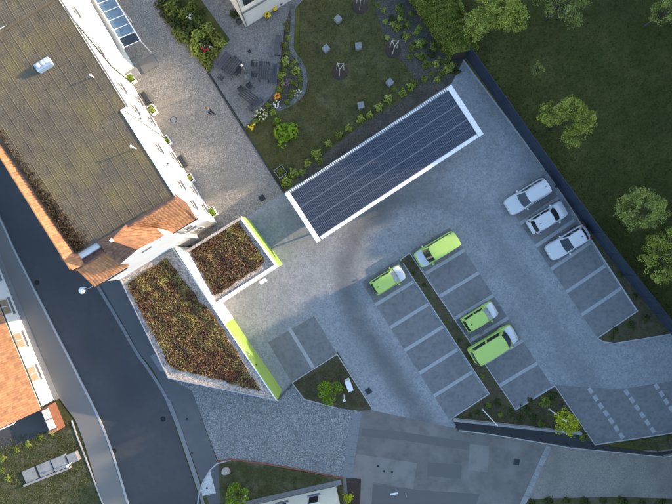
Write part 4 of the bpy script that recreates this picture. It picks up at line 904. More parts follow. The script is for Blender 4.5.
tufts('sliver_grass', [(625, 443.5), (720, 428), (720, 441), (672, 447), (657, 450)], 1500, .13, 'lawnblade', 'green grass sliver behind the dashed bays', .16)

# ------------------------------------------------------------------ garden furniture and small things
for (px, py, a, lab) in ((338, 18.5, .75, 'pale stone cube seat on the lawn nearest the upper terrace'), (326, 48, .7, 'pale stone cube seat on the lawn beside the curved flower bed'), (358.5, 45.5, .12, 'pale stone cube seat in the middle of the lawn between two staked trees'), (390, 82, .72, 'pale stone cube seat at the lawn edge beside the mulch bed'), (361, 105, .2, 'pale stone cube seat on the lawn closest to the carport')):
    q = G(px, py, .4); b = MB(); b.box((q.x, q.y, .215), (.62, .62, .44), a, bev=.025); o = b.build('cube_seat', M['cube']); tag(o, lab, 'stone seat', 'stone cube seats on the lawn')
for (px, py, lab) in ((340, 72, 'bare young tree tied to pale stakes in a round brown mulch ring on the lawn'), (393, 50, 'bare young tree on pale stakes at the edge of the mulch bed'), (360, 6, 'bare young tree on pale stakes far up the lawn')):
    q = G(px, py); r_ = empty('staked_tree', q); tag(r_, lab, 'young tree', 'staked young trees')
    b = MB(); b.lathe((q.x, q.y, 0), [(.85, .0), (.75, .05), (.4, .075), (.0, .08)], 18); part(r_, 'mulch_ring', b, 'bark', smooth=True)
    for k in range(3):
        a = k * 2.1 + .4; b = MB(); b.tube([(q.x + .42 * math.cos(a), q.y + .42 * math.sin(a), .03), (q.x + .36 * math.cos(a), q.y + .36 * math.sin(a), 1.7)], .04, 6); part(r_, 'stake', b, 'stake')
    for k in range(3):
        a, c = k * 2.1 + .4, (k + 1) * 2.1 + .4; b = MB(); b.tube([(q.x + .36 * math.cos(a), q.y + .36 * math.sin(a), 1.6), (q.x + .36 * math.cos(c), q.y + .36 * math.sin(c), 1.6)], .03, 5); part(r_, 'crossbar', b, 'stake')
    b = MB(); b.tube([(q.x, q.y, 0), (q.x + .03, q.y, 1.4), (q.x, q.y + .05, 2.2)], [.035, .028, .01], 6)
    for k in range(6): a = k * 1.1; b.tube([(q.x, q.y, 1.5 + k * .1), (q.x + .35 * math.cos(a), q.y + .35 * math.sin(a), 1.9 + k * .1)], [.012, .004], 4)
    part(r_, 'trunk', b, 'bark_tree')

def slat_table(px, py, ang, lab, w=1.0, l=1.45):
    q = G(px, py, .6); r_ = empty('garden_table', (q.x, q.y, 0), ang); tag(r_, lab, 'table', 'slatted garden tables on the terrace')
    for k in range(5):
        b = MB(); b.box((-w / 2 + (k + .5) * w / 5, 0, .73), (w / 5 - .075, l, .035)); part(r_, 'slat', b, 'wood', local=True)
    for sx in (-1, 1):
        for sy in (-1, 1): b = MB(); b.box((sx * (w / 2 - .08), sy * (l / 2 - .08), .35), (.06, .06, .71)); part(r_, 'leg', b, 'darkmetal', local=True)
    b = MB(); b.box((0, -l / 2 + .08, .685), (w - .2, .05, .05)); b.box((0, l / 2 - .08, .685), (w - .2, .05, .05)); part(r_, 'frame', b, 'darkmetal', local=True)
def bench(px, py, ang, lab, l=1.5, d=.48, back=True, m='cushion', group='benches'):
    q = G(px, py, .4); r_ = empty('garden_bench', (q.x, q.y, 0), ang); tag(r_, lab, 'bench', group)
    for k in range(2 if back else 4):
        n_ = 2 if back else 4; b = MB(); b.box((-d / 2 + (k + .5) * d / n_, 0, .43), (d / n_ - .012, l, .05), bev=.01); part(r_, 'seat_plank', b, m, local=True)
    for sy in (-1, 1): b = MB(); b.box((0, sy * (l / 2 - .15), .2), (d - .06, .06, .41)); part(r_, 'leg_frame', b, 'darkmetal', local=True)
    if back:
        for k in range(2): b = MB(); b.box((-d / 2 - .05 - k * .02, 0, .60 + k * .16), (.035, l, .12)); part(r_, 'back_plank', b, m, local=True)
        for sy in (-1, 1): b = MB(); b.tube([(-d / 2 + .02, sy * (l / 2 - .15), .4), (-d / 2 - .09, sy * (l / 2 - .15), .86)], .02, 5); part(r_, 'back_post', b, 'darkmetal', local=True)
def chair(px, py, ang, lab, w=.52):
    q = G(px, py, .4); r_ = empty('garden_chair', (q.x, q.y, 0), ang); tag(r_, lab, 'chair', 'slatted terrace chairs')
    for k in range(4): b = MB(); b.box((-.2 + k * .12, 0, .44), (.085, w - .08, .025)); part(r_, 'seat_slat', b, 'darkmetal', local=True)
    for sx in (-1, 1):
        for sy in (-1, 1): b = MB(); b.tube([(sx * .24, sy * w / 2, -.0), (sx * .22, sy * w / 2, .45 if sx > 0 else .88)], .018, 5); part(r_, 'leg', b, 'darkmetal', local=True)
    for sy in (-1, 1): b = MB(); b.box((.0, sy * w / 2, .64), (.48, .04, .025)); part(r_, 'armrest', b, 'darkmetal', local=True)
    for k in range(3): b = MB(); b.box((-.23, 0, .56 + k * .12), (.02, w - .04, .07)); part(r_, 'back_slat', b, 'darkmetal', local=True)
A1_ = R(-38)
slat_table(233, 66, A1_, 'slatted table beside the wedge shaped bed', w=1.05, l=1.8); bench(224.5, 61, A1_, 'cushioned bench against the wedge shaped bed', l=1.7)
chair(240, 68.5, A1_ + math.pi, 'dark slatted chair between the parasol and the slatted table by the wedge bed'); chair(236.5, 73, A1_ + math.pi, 'dark slatted chair at the table by the wedge bed, side facing the gravel')
chair(221.5, 78, R(55), 'single dark chair at the end of the bench by the garden edging')
slat_table(264, 71, R(-4), 'slatted table in front of the bench by the flower bed', w=1.1, l=1.8); bench(274.5, 73, R(176), 'cushioned bench along the flower bed facing the slatted table', l=1.9)
chair(254.5, 64.5, R(-4), 'dark chair beside the folded parasol at the upright table'); chair(254.5, 75, R(-4), 'dark chair at the upright table, next to the tilted table')
slat_table(248, 96, R(52), 'slatted table at the pointed end of the terrace', w=1.05, l=1.7); bench(255.5, 104, R(128), 'cushioned bench at the pointed end of the terrace by the cream flowers', l=1.7)
chair(241.5, 90, R(-50), 'dark chair at the pointed terrace table next to the garden edging'); chair(250, 86.5, R(-50), 'dark chair at the pointed terrace table next to the folded parasol')
bench(277.5, 45, R(175), 'long plank bench without back at the head of the flower bed', l=2.0, d=.55, back=False)
# folded parasol
q = G(247.5, 77); r_ = empty('folded_parasol', q); tag(r_, 'folded dark parasol with white tip between the terrace tables', 'parasol')
b = MB(); b.lathe((q.x, q.y, 0), [(.32, 0), (.32, .06), (.05, .1), (.05, .3)], 16); part(r_, 'base', b, 'concrete')
b = MB(); b.tube([(q.x, q.y, .1), (q.x, q.y, 2.75)], .025, 8); part(r_, 'pole', b, 'darkmetal')
b = MB(); b.lathe((q.x, q.y, 0), [(.06, 1.0), (.19, 1.08), (.15, 1.7), (.09, 2.3), (.045, 2.65), (.02, 2.7)], 10); part(r_, 'canopy', b, 'cushion')
b = MB(); b.lathe((q.x, q.y, 2.7), [(.03, 0), (.09, .06), (.09, .13), (.02, .18)], 10); part(r_, 'tip', b, 'whiteplastic')
# summer house at the top, pots
sh = empty('garden_pavilion', G(262, -8)); tag(sh, 'cream walled garden pavilion with grey roof edge at the terrace', 'pavilion')
A_, B_ = G(246, 27), G(300, -5); wdir = (B_ - A_).normalized(); nrm = Vector((-wdir.y, wdir.x, 0))
C_ = A_ + nrm * 7; D_ = B_ + nrm * 7
b = MB(); b.prism([A_, B_, D_, C_], -.05, 5.6); part(sh, 'wall', b, 'cream')
b = MB(); b.prism([A_ - wdir * .25 - nrm * .1, B_ + wdir * .25 - nrm * .1, D_ + wdir * .25, C_ - wdir * .25], 5.6, 5.75, bottom=True); part(sh, 'roof', b, 'zinc')
wa = math.atan2(wdir.y, wdir.x)
for s_, w_ in ((1.1, 1.2), (3.4, 1.6)):
    c = A_ + wdir * s_ - nrm * .02; b = MB(); b.box((c.x, c.y, 3.9), (w_, .06, 1.2), wa); o = part(sh, 'window', b, 'frame')
    b = MB(); b.box((c.x - nrm.x * .02, c.y - nrm.y * .02, 3.9), (w_ - .16, .06, 1.04), wa); part(o, 'pane', b, 'glass')
b = MB(); c = A_ + wdir * .12 - nrm * .06; b.tube([(c.x, c.y, 5.6), (c.x, c.y, .05)], .05, 8); part(sh, 'downpipe', b, 'zinc')
b = MB(); c = A_.lerp(B_, .5) - nrm * .05; b.box((c.x, c.y, 2.5), ((B_ - A_).length, .12, .14), wa); part(sh, 'ledge', b, 'zinc')
for (px, py, kind, lab) in ((268, 17, 'yellow', 'large round yellow flowering pot by the pavilion wall'), (275, 10.5, 'yellow', 'smaller yellow flowering pot by the pavilion wall'), (280.5, 4.5, 'violet', 'dark violet flowering pot by the pavilion wall')):
    q = G(px, py); r_ = empty('flower_pot', q); tag(r_, lab, 'flower pot'); rr = .32 if py > 15 else .24
    b = MB(); b.lathe((q.x, q.y, 0), [(.16, .0), (.22, .3), (.24, .32), (.2, .3)], 14); part(r_, 'pot', b, 'darkmetal')
    k = 90; a = rng.uniform(0, 6.28, k); rad = rr * np.sqrt(rng.uniform(.15, 1, k)); pp = np.column_stack([rad * np.cos(a), rad * np.sin(a), .4 + .15 * (1 - (rad / rr) ** 2)])
    obj('blooms', leaf_mesh('blooms', pp, rng.normal(size=(k, 3)) * .3 + np.array([0, 0, 1]), .13, M['fl_' + kind], aspect=.9), r_)
q = G(239, 22); r_ = empty('hose_reel', q); tag(r_, 'dark coiled hose reel at the pavilion corner', 'hose reel')
for k in range(3):
    b = MB(); b.tube([(q.x + .26 * math.cos(t_), q.y + .26 * math.sin(t_), .05 + k * .06) for t_ in np.linspace(0, 6.28, 20)], .03, 6); part(r_, 'coil', b, 'darkmetal')
shrub(234, 15, .5, 'dark', 'dark bush beside the hose reel at the pavilion')
# planters along the facade
for i, (px, py, lab) in enumerate(((111.5, 50, 'green shrub in a white planter beside the annex step'), (132.5, 80, 'green shrub in a white planter, second along the facade from the annex'), (153.5, 111, 'green shrub in a white planter halfway along the white facade'), (167.5, 142, 'green shrub in a white planter just before the dark bench by the facade'), (190.5, 179, 'green shrub in a white planter just past the dark bench by the facade'), (213, 212.5, 'green shrub in a white planter at the white building corner'))):
    q = G(px, py); q = q - V * .05; r_ = empty('planter', q); tag(r_, lab, 'planter', 'planters along the white facade')
    for (a, o_, sx, sy) in ((0, .28, .9, .05), (0, -.28, .9, .05), (.43, 0, .05, .51), (-.43, 0, .05, .51)):
        b = MB(); c = q + U * a + V * o_; b.box((c.x, c.y, .25), (sx, sy, .52), UANG); part(r_, 'side', b, 'plaster')
    b = MB(); b.box((q.x, q.y, .22), (.82, .5, .4), UANG); part(r_, 'soil', b, 'bark')
    o = obj('shrub', CL['lime' if i % 2 else 'fresh'][i % 3], r_, (0.05 * V.x, .05 * V.y, .4)); o.scale = (.75, .75, .8); o.rotation_euler.z = i
for (px, py, lab) in ((124, 64, 'dark wooden bench by the white facade next to the annex planter'), (182.5, 161.5, 'dark wooden bench between two planters on the white facade'), (145.5, 98, 'dark wooden bench by the white facade near its middle planter')):
    bench(px, py, UANG - math.pi / 2, lab, l=1.3, d=.5, m='wood', group='benches along the white facade')
q = G(281, 172.5); r_ = empty('square_planter', q); tag(r_, 'square grey planter box with herbs beside the carport', 'planter')
pa = R(38)
for k in range(4):
    a = pa + k * math.pi / 2; c = q + Vector((math.cos(a), math.sin(a), 0)) * .47; b = MB(); b.box((c.x, c.y, .26), (.05, .99 if k % 2 == 0 else .89, .54), a); part(r_, 'side', b, 'concrete')
b = MB(); b.box((q.x, q.y, .2), (.88, .88, .4), pa); part(r_, 'soil', b, 'bark')
for k in range(4): o = obj('herb', CL['bed'][k % 3], r_, (.22 * math.cos(k * 1.57), .22 * math.sin(k * 1.57), .38)); o.scale = (.5, .5, .5)
# covers and drains
def drain(px, py, s, lab, a=.5):
    q = G(px, py); r_ = empty('drain_grate', q, a); tag(r_, lab, 'drain', 'drain grates')
    fr = MB(); fr.box((0, s / 2, .012), (s, .05, .03)); fr.box((0, -s / 2, .012), (s, .05, .03)); fr.box((s / 2, 0, .012), (.05, s - .05, .03)); fr.box((-s / 2, 0, .012), (.05, s - .05, .03)); part(r_, 'frame', fr, 'darkmetal', local=True)
    g_ = MB(); 
    for k in range(6): g_.box((-s / 2 + .05 + (k + .5) * (s - .1) / 6, 0, .012), ((s - .1) / 9, s - .05, .025))
    part(r_, 'bars', g_, 'darkmetal', local=True); pt_ = MB(); pt_.sheet([(-s / 2, -s / 2), (s / 2, -s / 2), (s / 2, s / 2), (-s / 2, s / 2)], .0165); part(r_, 'pit', pt_, 'tyre', local=True)
drain(262, 198, .55, 'square drain grate where the driveway meets the car park', R(33)); drain(368.5, 391, .55, 'square drain grate beside the bed with the white cabinet', R(33)); drain(516.5, 462, .55, 'square drain grate in the asphalt yard', R(-8)); drain(249.5, 51.5, .3, 'small drain grate on the terrace near the parasol', R(33))
def manhole(px, py, r, lab, m='darkmetal', z=.012):
    q = G(px, py, 0); r_ = empty('manhole_cover', q); tag(r_, lab, 'manhole cover', 'manhole covers')
    b = MB(); b.lathe((q.x, q.y, z - .01), [(r, 0), (r, .018), (r - .05, .018), (r - .06, .008)], 24); part(r_, 'ring', b, m)
    b = MB(); b.lathe((q.x, q.y, z), [(r - .07, .004), (r - .07, .012), (0.02, .012)], 24); part(r_, 'lid', b, 'zinc' if m == 'darkmetal' else m)
manhole(173.5, 120, .35, 'round manhole cover in the cobbled driveway'); manhole(480, 331, .35, 'round manhole cover between the two parked green vans', m='gutter', z=.018)
manhole(37, 282.5, .26, 'small dark round cover near the far kerb of the road upper part', m='tyre', z=.004); manhole(114, 451, .26, 'small dark round cover near the far kerb of the road lower part', m='tyre', z=.004); manhole(163, 419, .26, 'small dark round cover beside the stone gutter of the road', m='tyre', z=.004)
for (px, py, lab) in ((187, 419, 'small round valve cap in the footway'), (192, 453, 'small round valve cap further down the footway'), (207, 488, 'small valve cap in the pale paved wedge'), (378, 466, 'small valve cap in the pale asphalt patch'), (384, 471, 'middle valve cap in the pale asphalt patch'), (392, 472, 'valve cap at the right of the pale asphalt patch')):
    q = G(px, py); b = MB(); b.lathe((q.x, q.y, .0), [(.11, 0), (.11, .024), (.0, .026)], 12); o = b.build('valve_cap', M['tyre']); tag(o, lab, 'valve cap', 'valve caps in the paving')
# white cabinet, posts
q = G(349, 385.5, .9); r_ = empty('utility_cabinet', (q.x, q.y, 0)); tag(r_, 'white utility cabinet standing in the triangular bed', 'cabinet')
b = MB(); b.box((q.x, q.y, .58), (.45, 1.0, 1.05), R(22), bev=.03); part(r_, 'body', b, 'whiteplastic')
b = MB(); b.box((q.x, q.y, 1.12), (.52, 1.08, .05), R(22)); part(r_, 'lid', b, 'whiteplastic')
b = MB(); b.box((q.x, q.y, .03), (.4, .95, .08), R(22)); part(r_, 'plinth', b, 'concrete')
def post(px, py, h, lab, m='whiteplastic', name='lamp_post', head=True):
    q = G(px, py); r_ = empty(name, q); tag(r_, lab, 'lamp post', 'lamp posts')
    b = MB(); b.tube([(q.x, q.y, -.02), (q.x, q.y, h)], [.055, .035], 8); part(r_, 'pole', b, m)
    if head: b = MB(); b.lathe((q.x, q.y, h), [(.04, -.02), (.13, .02), (.13, .12), (.03, .18)], 12); part(r_, 'head', b, m)
    b = MB(); b.lathe((q.x, q.y, 0), [(.13, -.01), (.13, .07), (.06, .09)], 10); part(r_, 'base', b, 'concrete')
post(482.5, 409.5, 4.2, 'slim pale lamp post in the bed near the railing', head=False); post(549, 409, 3.4, 'slim pale lamp post beside the yellow tree', head=False)
post(344, 395, 1.6, 'short pale bollard lamp in the bed with the white cabinet', head=True); post(247, 492.5, 1.8, 'short pale post beside the bush on the grass triangle', head=False)
# boulder
q = G(226.5, 470); bm_ = MB(); vs = []; 
for j in range(7):
    for k in range(12):
        ph_ = math.pi * j / 6; th_ = 2 * math.pi * k / 12; rr = .46 * (1 + .12 * math.sin(3 * th_ + j) + random.uniform(-.05, .05)); vs.append((q.x + rr * math.sin(ph_) * math.cos(th_), q.y + rr * .85 * math.sin(ph_) * math.sin(th_), .22 + .34 * math.cos(ph_)))
bm_.add(vs, [(j * 12 + k, (j + 1) * 12 + k, (j + 1) * 12 + (k + 1) % 12, j * 12 + (k + 1) % 12) for j in range(6) for k in range(12)])
tag(bm_.build('boulder', M['boulder'], smooth=True), 'round pale boulder at the tip of the grass triangle', 'boulder')
b = MB(); 
q = G(394, 493.5); b.box((q.x, q.y, .05), (.75, .16, .08), .15, bev=.01); tag(b.build('plank', M['whiteplastic']), 'white plank lying on the dark asphalt patch', 'plank')
q = G(406, 495); b = MB(); b.box((q.x, q.y, .04), (.12, .45, .06), .2, bev=.01); tag(b.build('plank', M['concrete']), 'short pale board lying beside the white plank', 'plank')

# ------------------------------------------------------------------ railing above the yard
rl = empty('yard_railing', G(520, 436)); tag(rl, 'dark railing with pale top rail along the low wall above the yard', 'railing')
b = MB(); b.prism(gp([(452, 419), (580, 432.5), (594, 445), (657, 452.5), (720, 443), (720, 446), (657, 456), (594, 450), (458, 429)]), -.02, .018); tag(b.build('wall_top_strip', M['darkedge']), kind='structure')
rp = gp([(456, 426.5), (485, 430), (510, 434), (540, 439), (566, 443.5), (592, 446), (618, 448.5), (657, 452.5), (690, 447), (720, 443)])
for i, p in enumerate(rp): b = MB(); b.box((p.x, p.y, .5), (.07, .07, 1.06), .1); part(rl, 'post', b, 'darkmetal')
for i in range(len(rp) - 1):
    for z, m_, r__ in ((1.04, 'kerb', .04), (.55, 'darkmetal', .02), (.15, 'darkmetal', .02)):
        b = MB(); b.tube([rp[i] + Vector((0, 0, z)), rp[i + 1] + Vector((0, 0, z))], r__, 6); part(rl, 'rail', b, m_)
    for k in range(12):
        p = rp[i].lerp(rp[i + 1], (k + 1) / 13); b = MB()
    bb = MB()
    nb_ = int((rp[i + 1] - rp[i]).length / .13)
    for k in range(nb_): p = rp[i].lerp(rp[i + 1], (k + .5) / nb_); bb.tube([(p.x, p.y, .15), (p.x, p.y, 1.03)], .012, 4, cap=False)
    tag(part(rl, 'bars', bb, 'darkmetal'), kind='stuff')
lw = gp([(453, 419), (580, 432.5)]); b = MB(); b.strip(lw, .22, -.02, .42); o = b.build('low_wall', M['concrete']); tag(o, 'low concrete wall edging the bed above the yard', 'wall')

# ------------------------------------------------------------------ houses across the street and below
hs = empty('street_house', G(20, 370)); tag(hs, 'white single storey house with bright orange tiled roof across the street', 'house')
D1 = Vector((.379, -.926, 0)); N1 = Vector((.926, .379, 0)); K = G(54.5, 399.5)             # south-east foot of the house, N1 points to the street
K = Vector((K.x, K.y, 0))
def H(a, o_, z): return K - D1 * a - N1 * o_ + Vector((0, 0, z))           # a up the street, o_ into the plot
b = MB(); b.prism([H(0, .0, 0), H(22, 0, 0), H(22, 9, 0), H(0, 9, 0)], -.05, 2.6); part(hs, 'wall', b, 'white')
b = MB(); b.add([H(0, 0, 2.6), H(0, 9, 2.6), H(0, 4.5, 5.4)], [(0, 1, 2)]); b.add([H(22, 0, 2.6), H(22, 9, 2.6), H(22, 4.5, 5.4)], [(0, 2, 1)]); part(hs, 'gable', b, 'white')
tiled(hs, 'roof', H(-.25, -.28, 2.55), H(9.2, -.28, 2.55), H(9.2, 4.5, 5.5), H(-.25, 4.5, 5.5), 'tile', tw=.22, th=.32)
tiled(hs, 'roof', H(9.2, 9.28, 2.55), H(-.25, 9.28, 2.55), H(-.25, 4.5, 5.5), H(9.2, 4.5, 5.5), 'tile', tw=.3, th=.4)
tiled(hs, 'roof', H(9.2, -.28, 2.55), H(22.2, -.28, 2.55), H(22.2, 4.5, 5.5), H(9.2, 4.5, 5.5), 'tile', tw=.3, th=.4)
b = MB(); b.tube([H(-.3, -.36, 2.5), H(22, -.36, 2.5)], .06, 8); part(hs, 'gutter', b, 'darkmetal')
for a in (3.2, 6.7, 10.2, 13.7):
    b = MB(); an_ = math.atan2(D1.y, D1.x)
    for (da, z, sw, sh_) in ((-.75, 1.5, .1, 1.3), (.75, 1.5, .1, 1.3), (0, .9, 1.4, .1), (0, 2.1, 1.4, .1), (0, 1.5, .06, 1.1)): b.box(H(a + da, -.02, z), (sw, .1, sh_), an_)
    o = part(hs, 'window', b, 'frame'); b = MB(); b.box(H(a, -.005, 1.5), (1.42, .03, 1.14), an_); part(o, 'pane', b, 'litreveal'); b = MB(); b.box(H(a, -.12, .82), (1.75, .3, .06), an_); part(o, 'sill', b, 'zinc')
b = MB(); b.prism([H(-.1, -.55, 0), H(22, -.55, 0), H(22, -.02, 0), H(-.1, -.02, 0)], -.02, .14); part(hs, 'plinth', b, 'gutter')
b = MB(); b.tube([H(-.35, 3.4, 4.5), H(-.4, 1.8, 3.5), H(-.2, 1.5, 3.6)], .05, 6); part(hs, 'verge_pipe', b, 'whiteplastic')
# boundary wall with pale panels at the end of the house
gw = empty('boundary_wall', H(-1.4, .3, 0)); tag(gw, 'terracotta edged wall with two pale panels at the house end', 'wall')
an_ = math.atan2(D1.y, D1.x)
b = MB(); b.box(H(-1.55, .35, .6), (2.6, .75, 1.3), an_); part(gw, 'wall', b, 'brick')
for k in range(2): b = MB(); b.box(H(-.95 - k * 1.05, .35, 1.28), (.98, .70, .08), an_, bev=.02); part(gw, 'panel', b, 'cream')
b = MB(); b.box(H(-2.72, .35, 1.27), (.26, .85, .08), an_); part(gw, 'coping', b, 'tile')
ground('house_shadow_sheet', [(-40, 408), (36, 395), (52, 428), (30, 440), (-40, 462)], .04, 'road')  # dark asphalt sheet paints the house's shadow on its yard
# steps
st = empty('concrete_steps', G(48, 468)); tag(st, 'flight of broad concrete steps with a side wall in the grass', 'steps')
sd = (G(78, 455) - G(30, 475)); sl_ = sd.length; sd.normalize(); sa = math.atan2(sd.y, sd.x); sn_ = Vector((-sd.y, sd.x, 0))
for k, (px, py, w_) in enumerate(((31.5, 474, 1.35), (47, 467.5, 1.45), (62, 461.5, 1.45), (75, 456, 1.0))):
    q = G(px, py); b = MB(); b.box((q.x, q.y, .10 + k * .04), (w_, 1.25 - (k == 3) * .3, .26 + k * .08), sa, bev=.02); part(st, 'step', b, 'concrete')
for k in range(4):
    q = G(26, 484).lerp(G(72, 466), (k + .5) / 4); b = MB(); b.box((q.x, q.y, .2), (1.2, .2, .46), sa, bev=.015); part(st, 'side_wall', b, 'concrete')
post(74, 460.5, 1.1, 'short lamp with white head on the concrete steps', m='whiteplastic')
b = MB(); b.strip(gp([(72, 420), (78, 437), (84, 452), (104, 505)]), .1, -.02, .14); tag(b.build('kerb', M['kerb']), kind='structure')
# bottom house
bh = empty('yard_house', G(300, 510)); tag(bh, 'cream house wall with windows below the grass triangle', 'house')
A_ = G(336, 486); wd = (G(262, 503) - A_).normalized(); nn_ = Vector((-wd.y, wd.x, 0)); nn_ = nn_ if nn_.y < 0 else -nn_
b = MB(); b.prism([A_, A_ + wd * 13, A_ + wd * 13 + nn_ * 8, A_ + nn_ * 8], -.05, 3.4); part(bh, 'wall', b, 'cream')
b = MB(); b.prism([A_ - wd * .35 - nn_ * .0, A_ + wd * 13.3, A_ + wd * 13.3 + nn_ * 8.4, A_ - wd * .35 + nn_ * 8.4], 3.4, 3.6); part(bh, 'roof', b, 'tile_old_shade')
ab = math.atan2(wd.y, wd.x)
for s_ in (2.2, 5.4, 8.2):
    c = A_ + wd * s_ - nn_ * .02; b = MB(); b.box((c.x, c.y, 1.7), (1.1, .08, 1.3), ab); o = part(bh, 'window', b, 'frame'); b = MB(); b.box((c.x - nn_.x * .03, c.y - nn_.y * .03, 1.7), (.94, .06, 1.14), ab); part(o, 'pane', b, 'glass')
    b = MB(); b.box((c.x - nn_.x * .1, c.y - nn_.y * .1, 1.0), (1.3, .22, .05), ab); part(o, 'sill', b, 'zinc')
b = MB(); c = A_ + wd * 3.6 - nn_ * .35; b.strip([A_ - wd * .6 - nn_ * .3, A_ + wd * 13 - nn_ * .3], .5, -.02, .09); part(bh, 'drip_strip', b, 'gutter')

# street lamp fixed to the building corner
q = P(-.55, 10.1, 6.2); r_ = empty('corner_lamp', P(-.1, 9.9, 5.6)); tag(r_, 'blue white street lamp on an arm at the tiled building corner', 'street lamp')
e = G(82.5, 290.5, 6.2); b = MB(); b.tube([P(.0, 9.72, 5.9), q.lerp(e, .5) + Vector((0, 0, .25)), e + Vector((0, 0, .08))], .035, 6); part(r_, 'arm', b, 'zinc')
b = MB(); b.box(P(.0, 9.74, 5.9), (.2, .2, .3), UANG); part(r_, 'bracket', b, 'zinc')
b = MB(); b.lathe(e, [(.05, .0), (.26, .02), (.30, .08), (.2, .2), (.05, .26)], 14); part(r_, 'head', b, 'whiteplastic', smooth=True)
b = MB(); b.box(e + Vector((.25, .25, .1)), (.34, .06, .1), .2); part(r_, 'sensor', b, 'whiteplastic')

# ------------------------------------------------------------------ cars (x forward)
def lerp(a, b_, t): return a + (b_ - a) * t
def car(name, label, px, py, ang, L_, W_, H_, body, roofm, hoodm, kind, zc=.9, group='parked cars'):
    c = G(px, py, zc); root = empty(name, (c.x, c.y, .02), ang); tag(root, label, 'van' if 'van' in name else 'car', group)
    hl, hw = L_ / 2, W_ / 2
    if kind == 'hatch': belt, xf0, xf1, xr1, xr0, nose, wr, hz = .92, .20, .02, -.40, -.47, .66, .76, .95
    elif kind == 'estate': belt, xf0, xf1, xr1, xr0, nose, wr, hz = .95, .21, .06, -.43, -.485, .70, .78, .98
    elif kind == 'mini': belt, xf0, xf1, xr1, xr0, nose, wr, hz = .93, .25, .10, -.43, -.485, .74, .80, 1.0
    elif kind == 'saloon': belt, xf0, xf1, xr1, xr0, nose, wr, hz = .92, .17, .0, -.31, -.42, .68, .75, .96
    elif kind == 'van': belt, xf0, xf1, xr1, xr0, nose, wr, hz = 1.08, .30, .17, -.475, -.492, .86, .86, 1.12
    xf0, xf1, xr1, xr0 = [v * L_ for v in (xf0, xf1, xr1, xr0)]
    def ztop(x):
        if x > xf0: t = (x - xf0) / (hl - xf0); return lerp(hz, nose, t ** 1.7) if t < .93 else lerp(hz, nose, .93 ** 1.7) - (t - .93) * 1.6
        if x < xr0: return belt - .04 - (xr0 - x) / max(.05, hl + xr0) * .14
        return lerp(belt, hz, max(0, (x - xr0) / (xf0 - xr0)))
    def wid(x):
        t = abs(x) / hl
        e = max(0, (t - .72) / .28); k_ = .17 if x > 0 else .09
        return hw * (1 - k_ * e ** 2.2)
    xs = [-1, -.985, -.95, -.85, -.7, -.5, -.25, 0, .2, .4, .55, .7, .8, .88, .94, .975, .992, 1]
    b = MB(); ring = []
    def row(x, shrink=1.0):
        w, zt = wid(x) * shrink, ztop(x)
        zb = .22 if abs(x) < hl * .96 else .30
        half = [(w * .94, zb), (w, zb + .16), (w, zt - .22), (w * .975, zt - .09), (w * .90, zt - .02), (w * .70, zt + .015), (w * .35, zt + .035)]
        return [(x, -y, z) for y, z in half] + [(x, 0, zt + .042)] + [(x, y, z) for y, z in reversed(half)]
    rows_ = [row(x * hl, .90 if abs(x) == 1 else (.965 if abs(x) > .98 else 1)) for x in xs]; m_ = len(rows_[0])
    b.add([v for r__ in rows_ for v in r__], [(i * m_ + k, (i + 1) * m_ + k, (i + 1) * m_ + k + 1, i * m_ + k + 1) for i in range(len(xs) - 1) for k in range(m_ - 1)] + [tuple(range(m_)), tuple(reversed(range((len(xs) - 1) * m_, len(xs) * m_)))])
    part(root, 'body', b, body, local=True, smooth=True)
    # greenhouse
    wb = hw * .93; wr = hw * wr; z0, z1 = belt - .03, H_ - .06; bow = .13 * (W_ / 1.7); bowr = .07
    def F(s, t): return Vector((lerp(xf0, xf1, t) + bow * (1 - s * s) * (1 - .35 * t), s * lerp(wb * .93, wr * .94, t), lerp(z0 + .03, z1, t) + .03 * (1 - s * s)))
    def B_(s, t): return Vector((lerp(xr0, xr1, t) - bowr * (1 - s * s), s * lerp(wb * .93, wr * .94, t), lerp(z0, z1, t) + .02 * (1 - s * s)))
    def S_(sg, q_, t): 
        bulge = .05 * math.sin(math.pi * min(1, max(0, q_)))
        return Vector((lerp(lerp(xr0, xr1, t), lerp(xf0, xf1, t), q_), sg * (lerp(wb * .93, wr * .94, t) + bulge), lerp(z0, z1, t)))
    b = MB(); quadgrid(b, lambda a, t: F(a * 2 - 1, t), 8, 4); quadgrid(b, lambda a, t: B_(1 - a * 2, t), 8, 4)
    for sg in (-1, 1): quadgrid(b, lambda a, t, sg=sg: S_(sg, a if sg < 0 else 1 - a, t), 8, 4)
    part(root, 'pillars', b, body if kind != 'van' else body, local=True, smooth=True)
    b = MB()
    def Rf(a, s):
        sgn = s; xf_ = F(sgn, 1).x; xr_ = B_(sgn, 1).x; y = sgn * (wr * .94 + .05 * math.sin(math.pi * a)); x = lerp(xr_, xf_, a)
        ed = (1 - abs(2 * a - 1) ** 4) * (1 - abs(sgn) ** 4); return Vector((x, y, z1 + .01 + .05 * ed + .02 * (1 - sgn * sgn)))
    quadgrid(b, lambda a, t: Rf(a, t * 2 - 1), 12, 10); part(root, 'roof', b, roofm, local=True, smooth=True)
    b = MB(); quadgrid(b, lambda a, t: F((a * 2 - 1) * .90, lerp(.05, .93, t)) + Vector((.016, 0, .014)), 8, 4); part(root, 'windscreen', b, 'paleskyscreen' if kind == 'mini' else 'glass', local=True, smooth=True)
    b = MB(); quadgrid(b, lambda a, t: B_((1 - a * 2) * .88, lerp(.16, .93, t)) + Vector((-.016, 0, .012)), 8, 4); part(root, 'rear_window', b, 'glass', local=True, smooth=True)
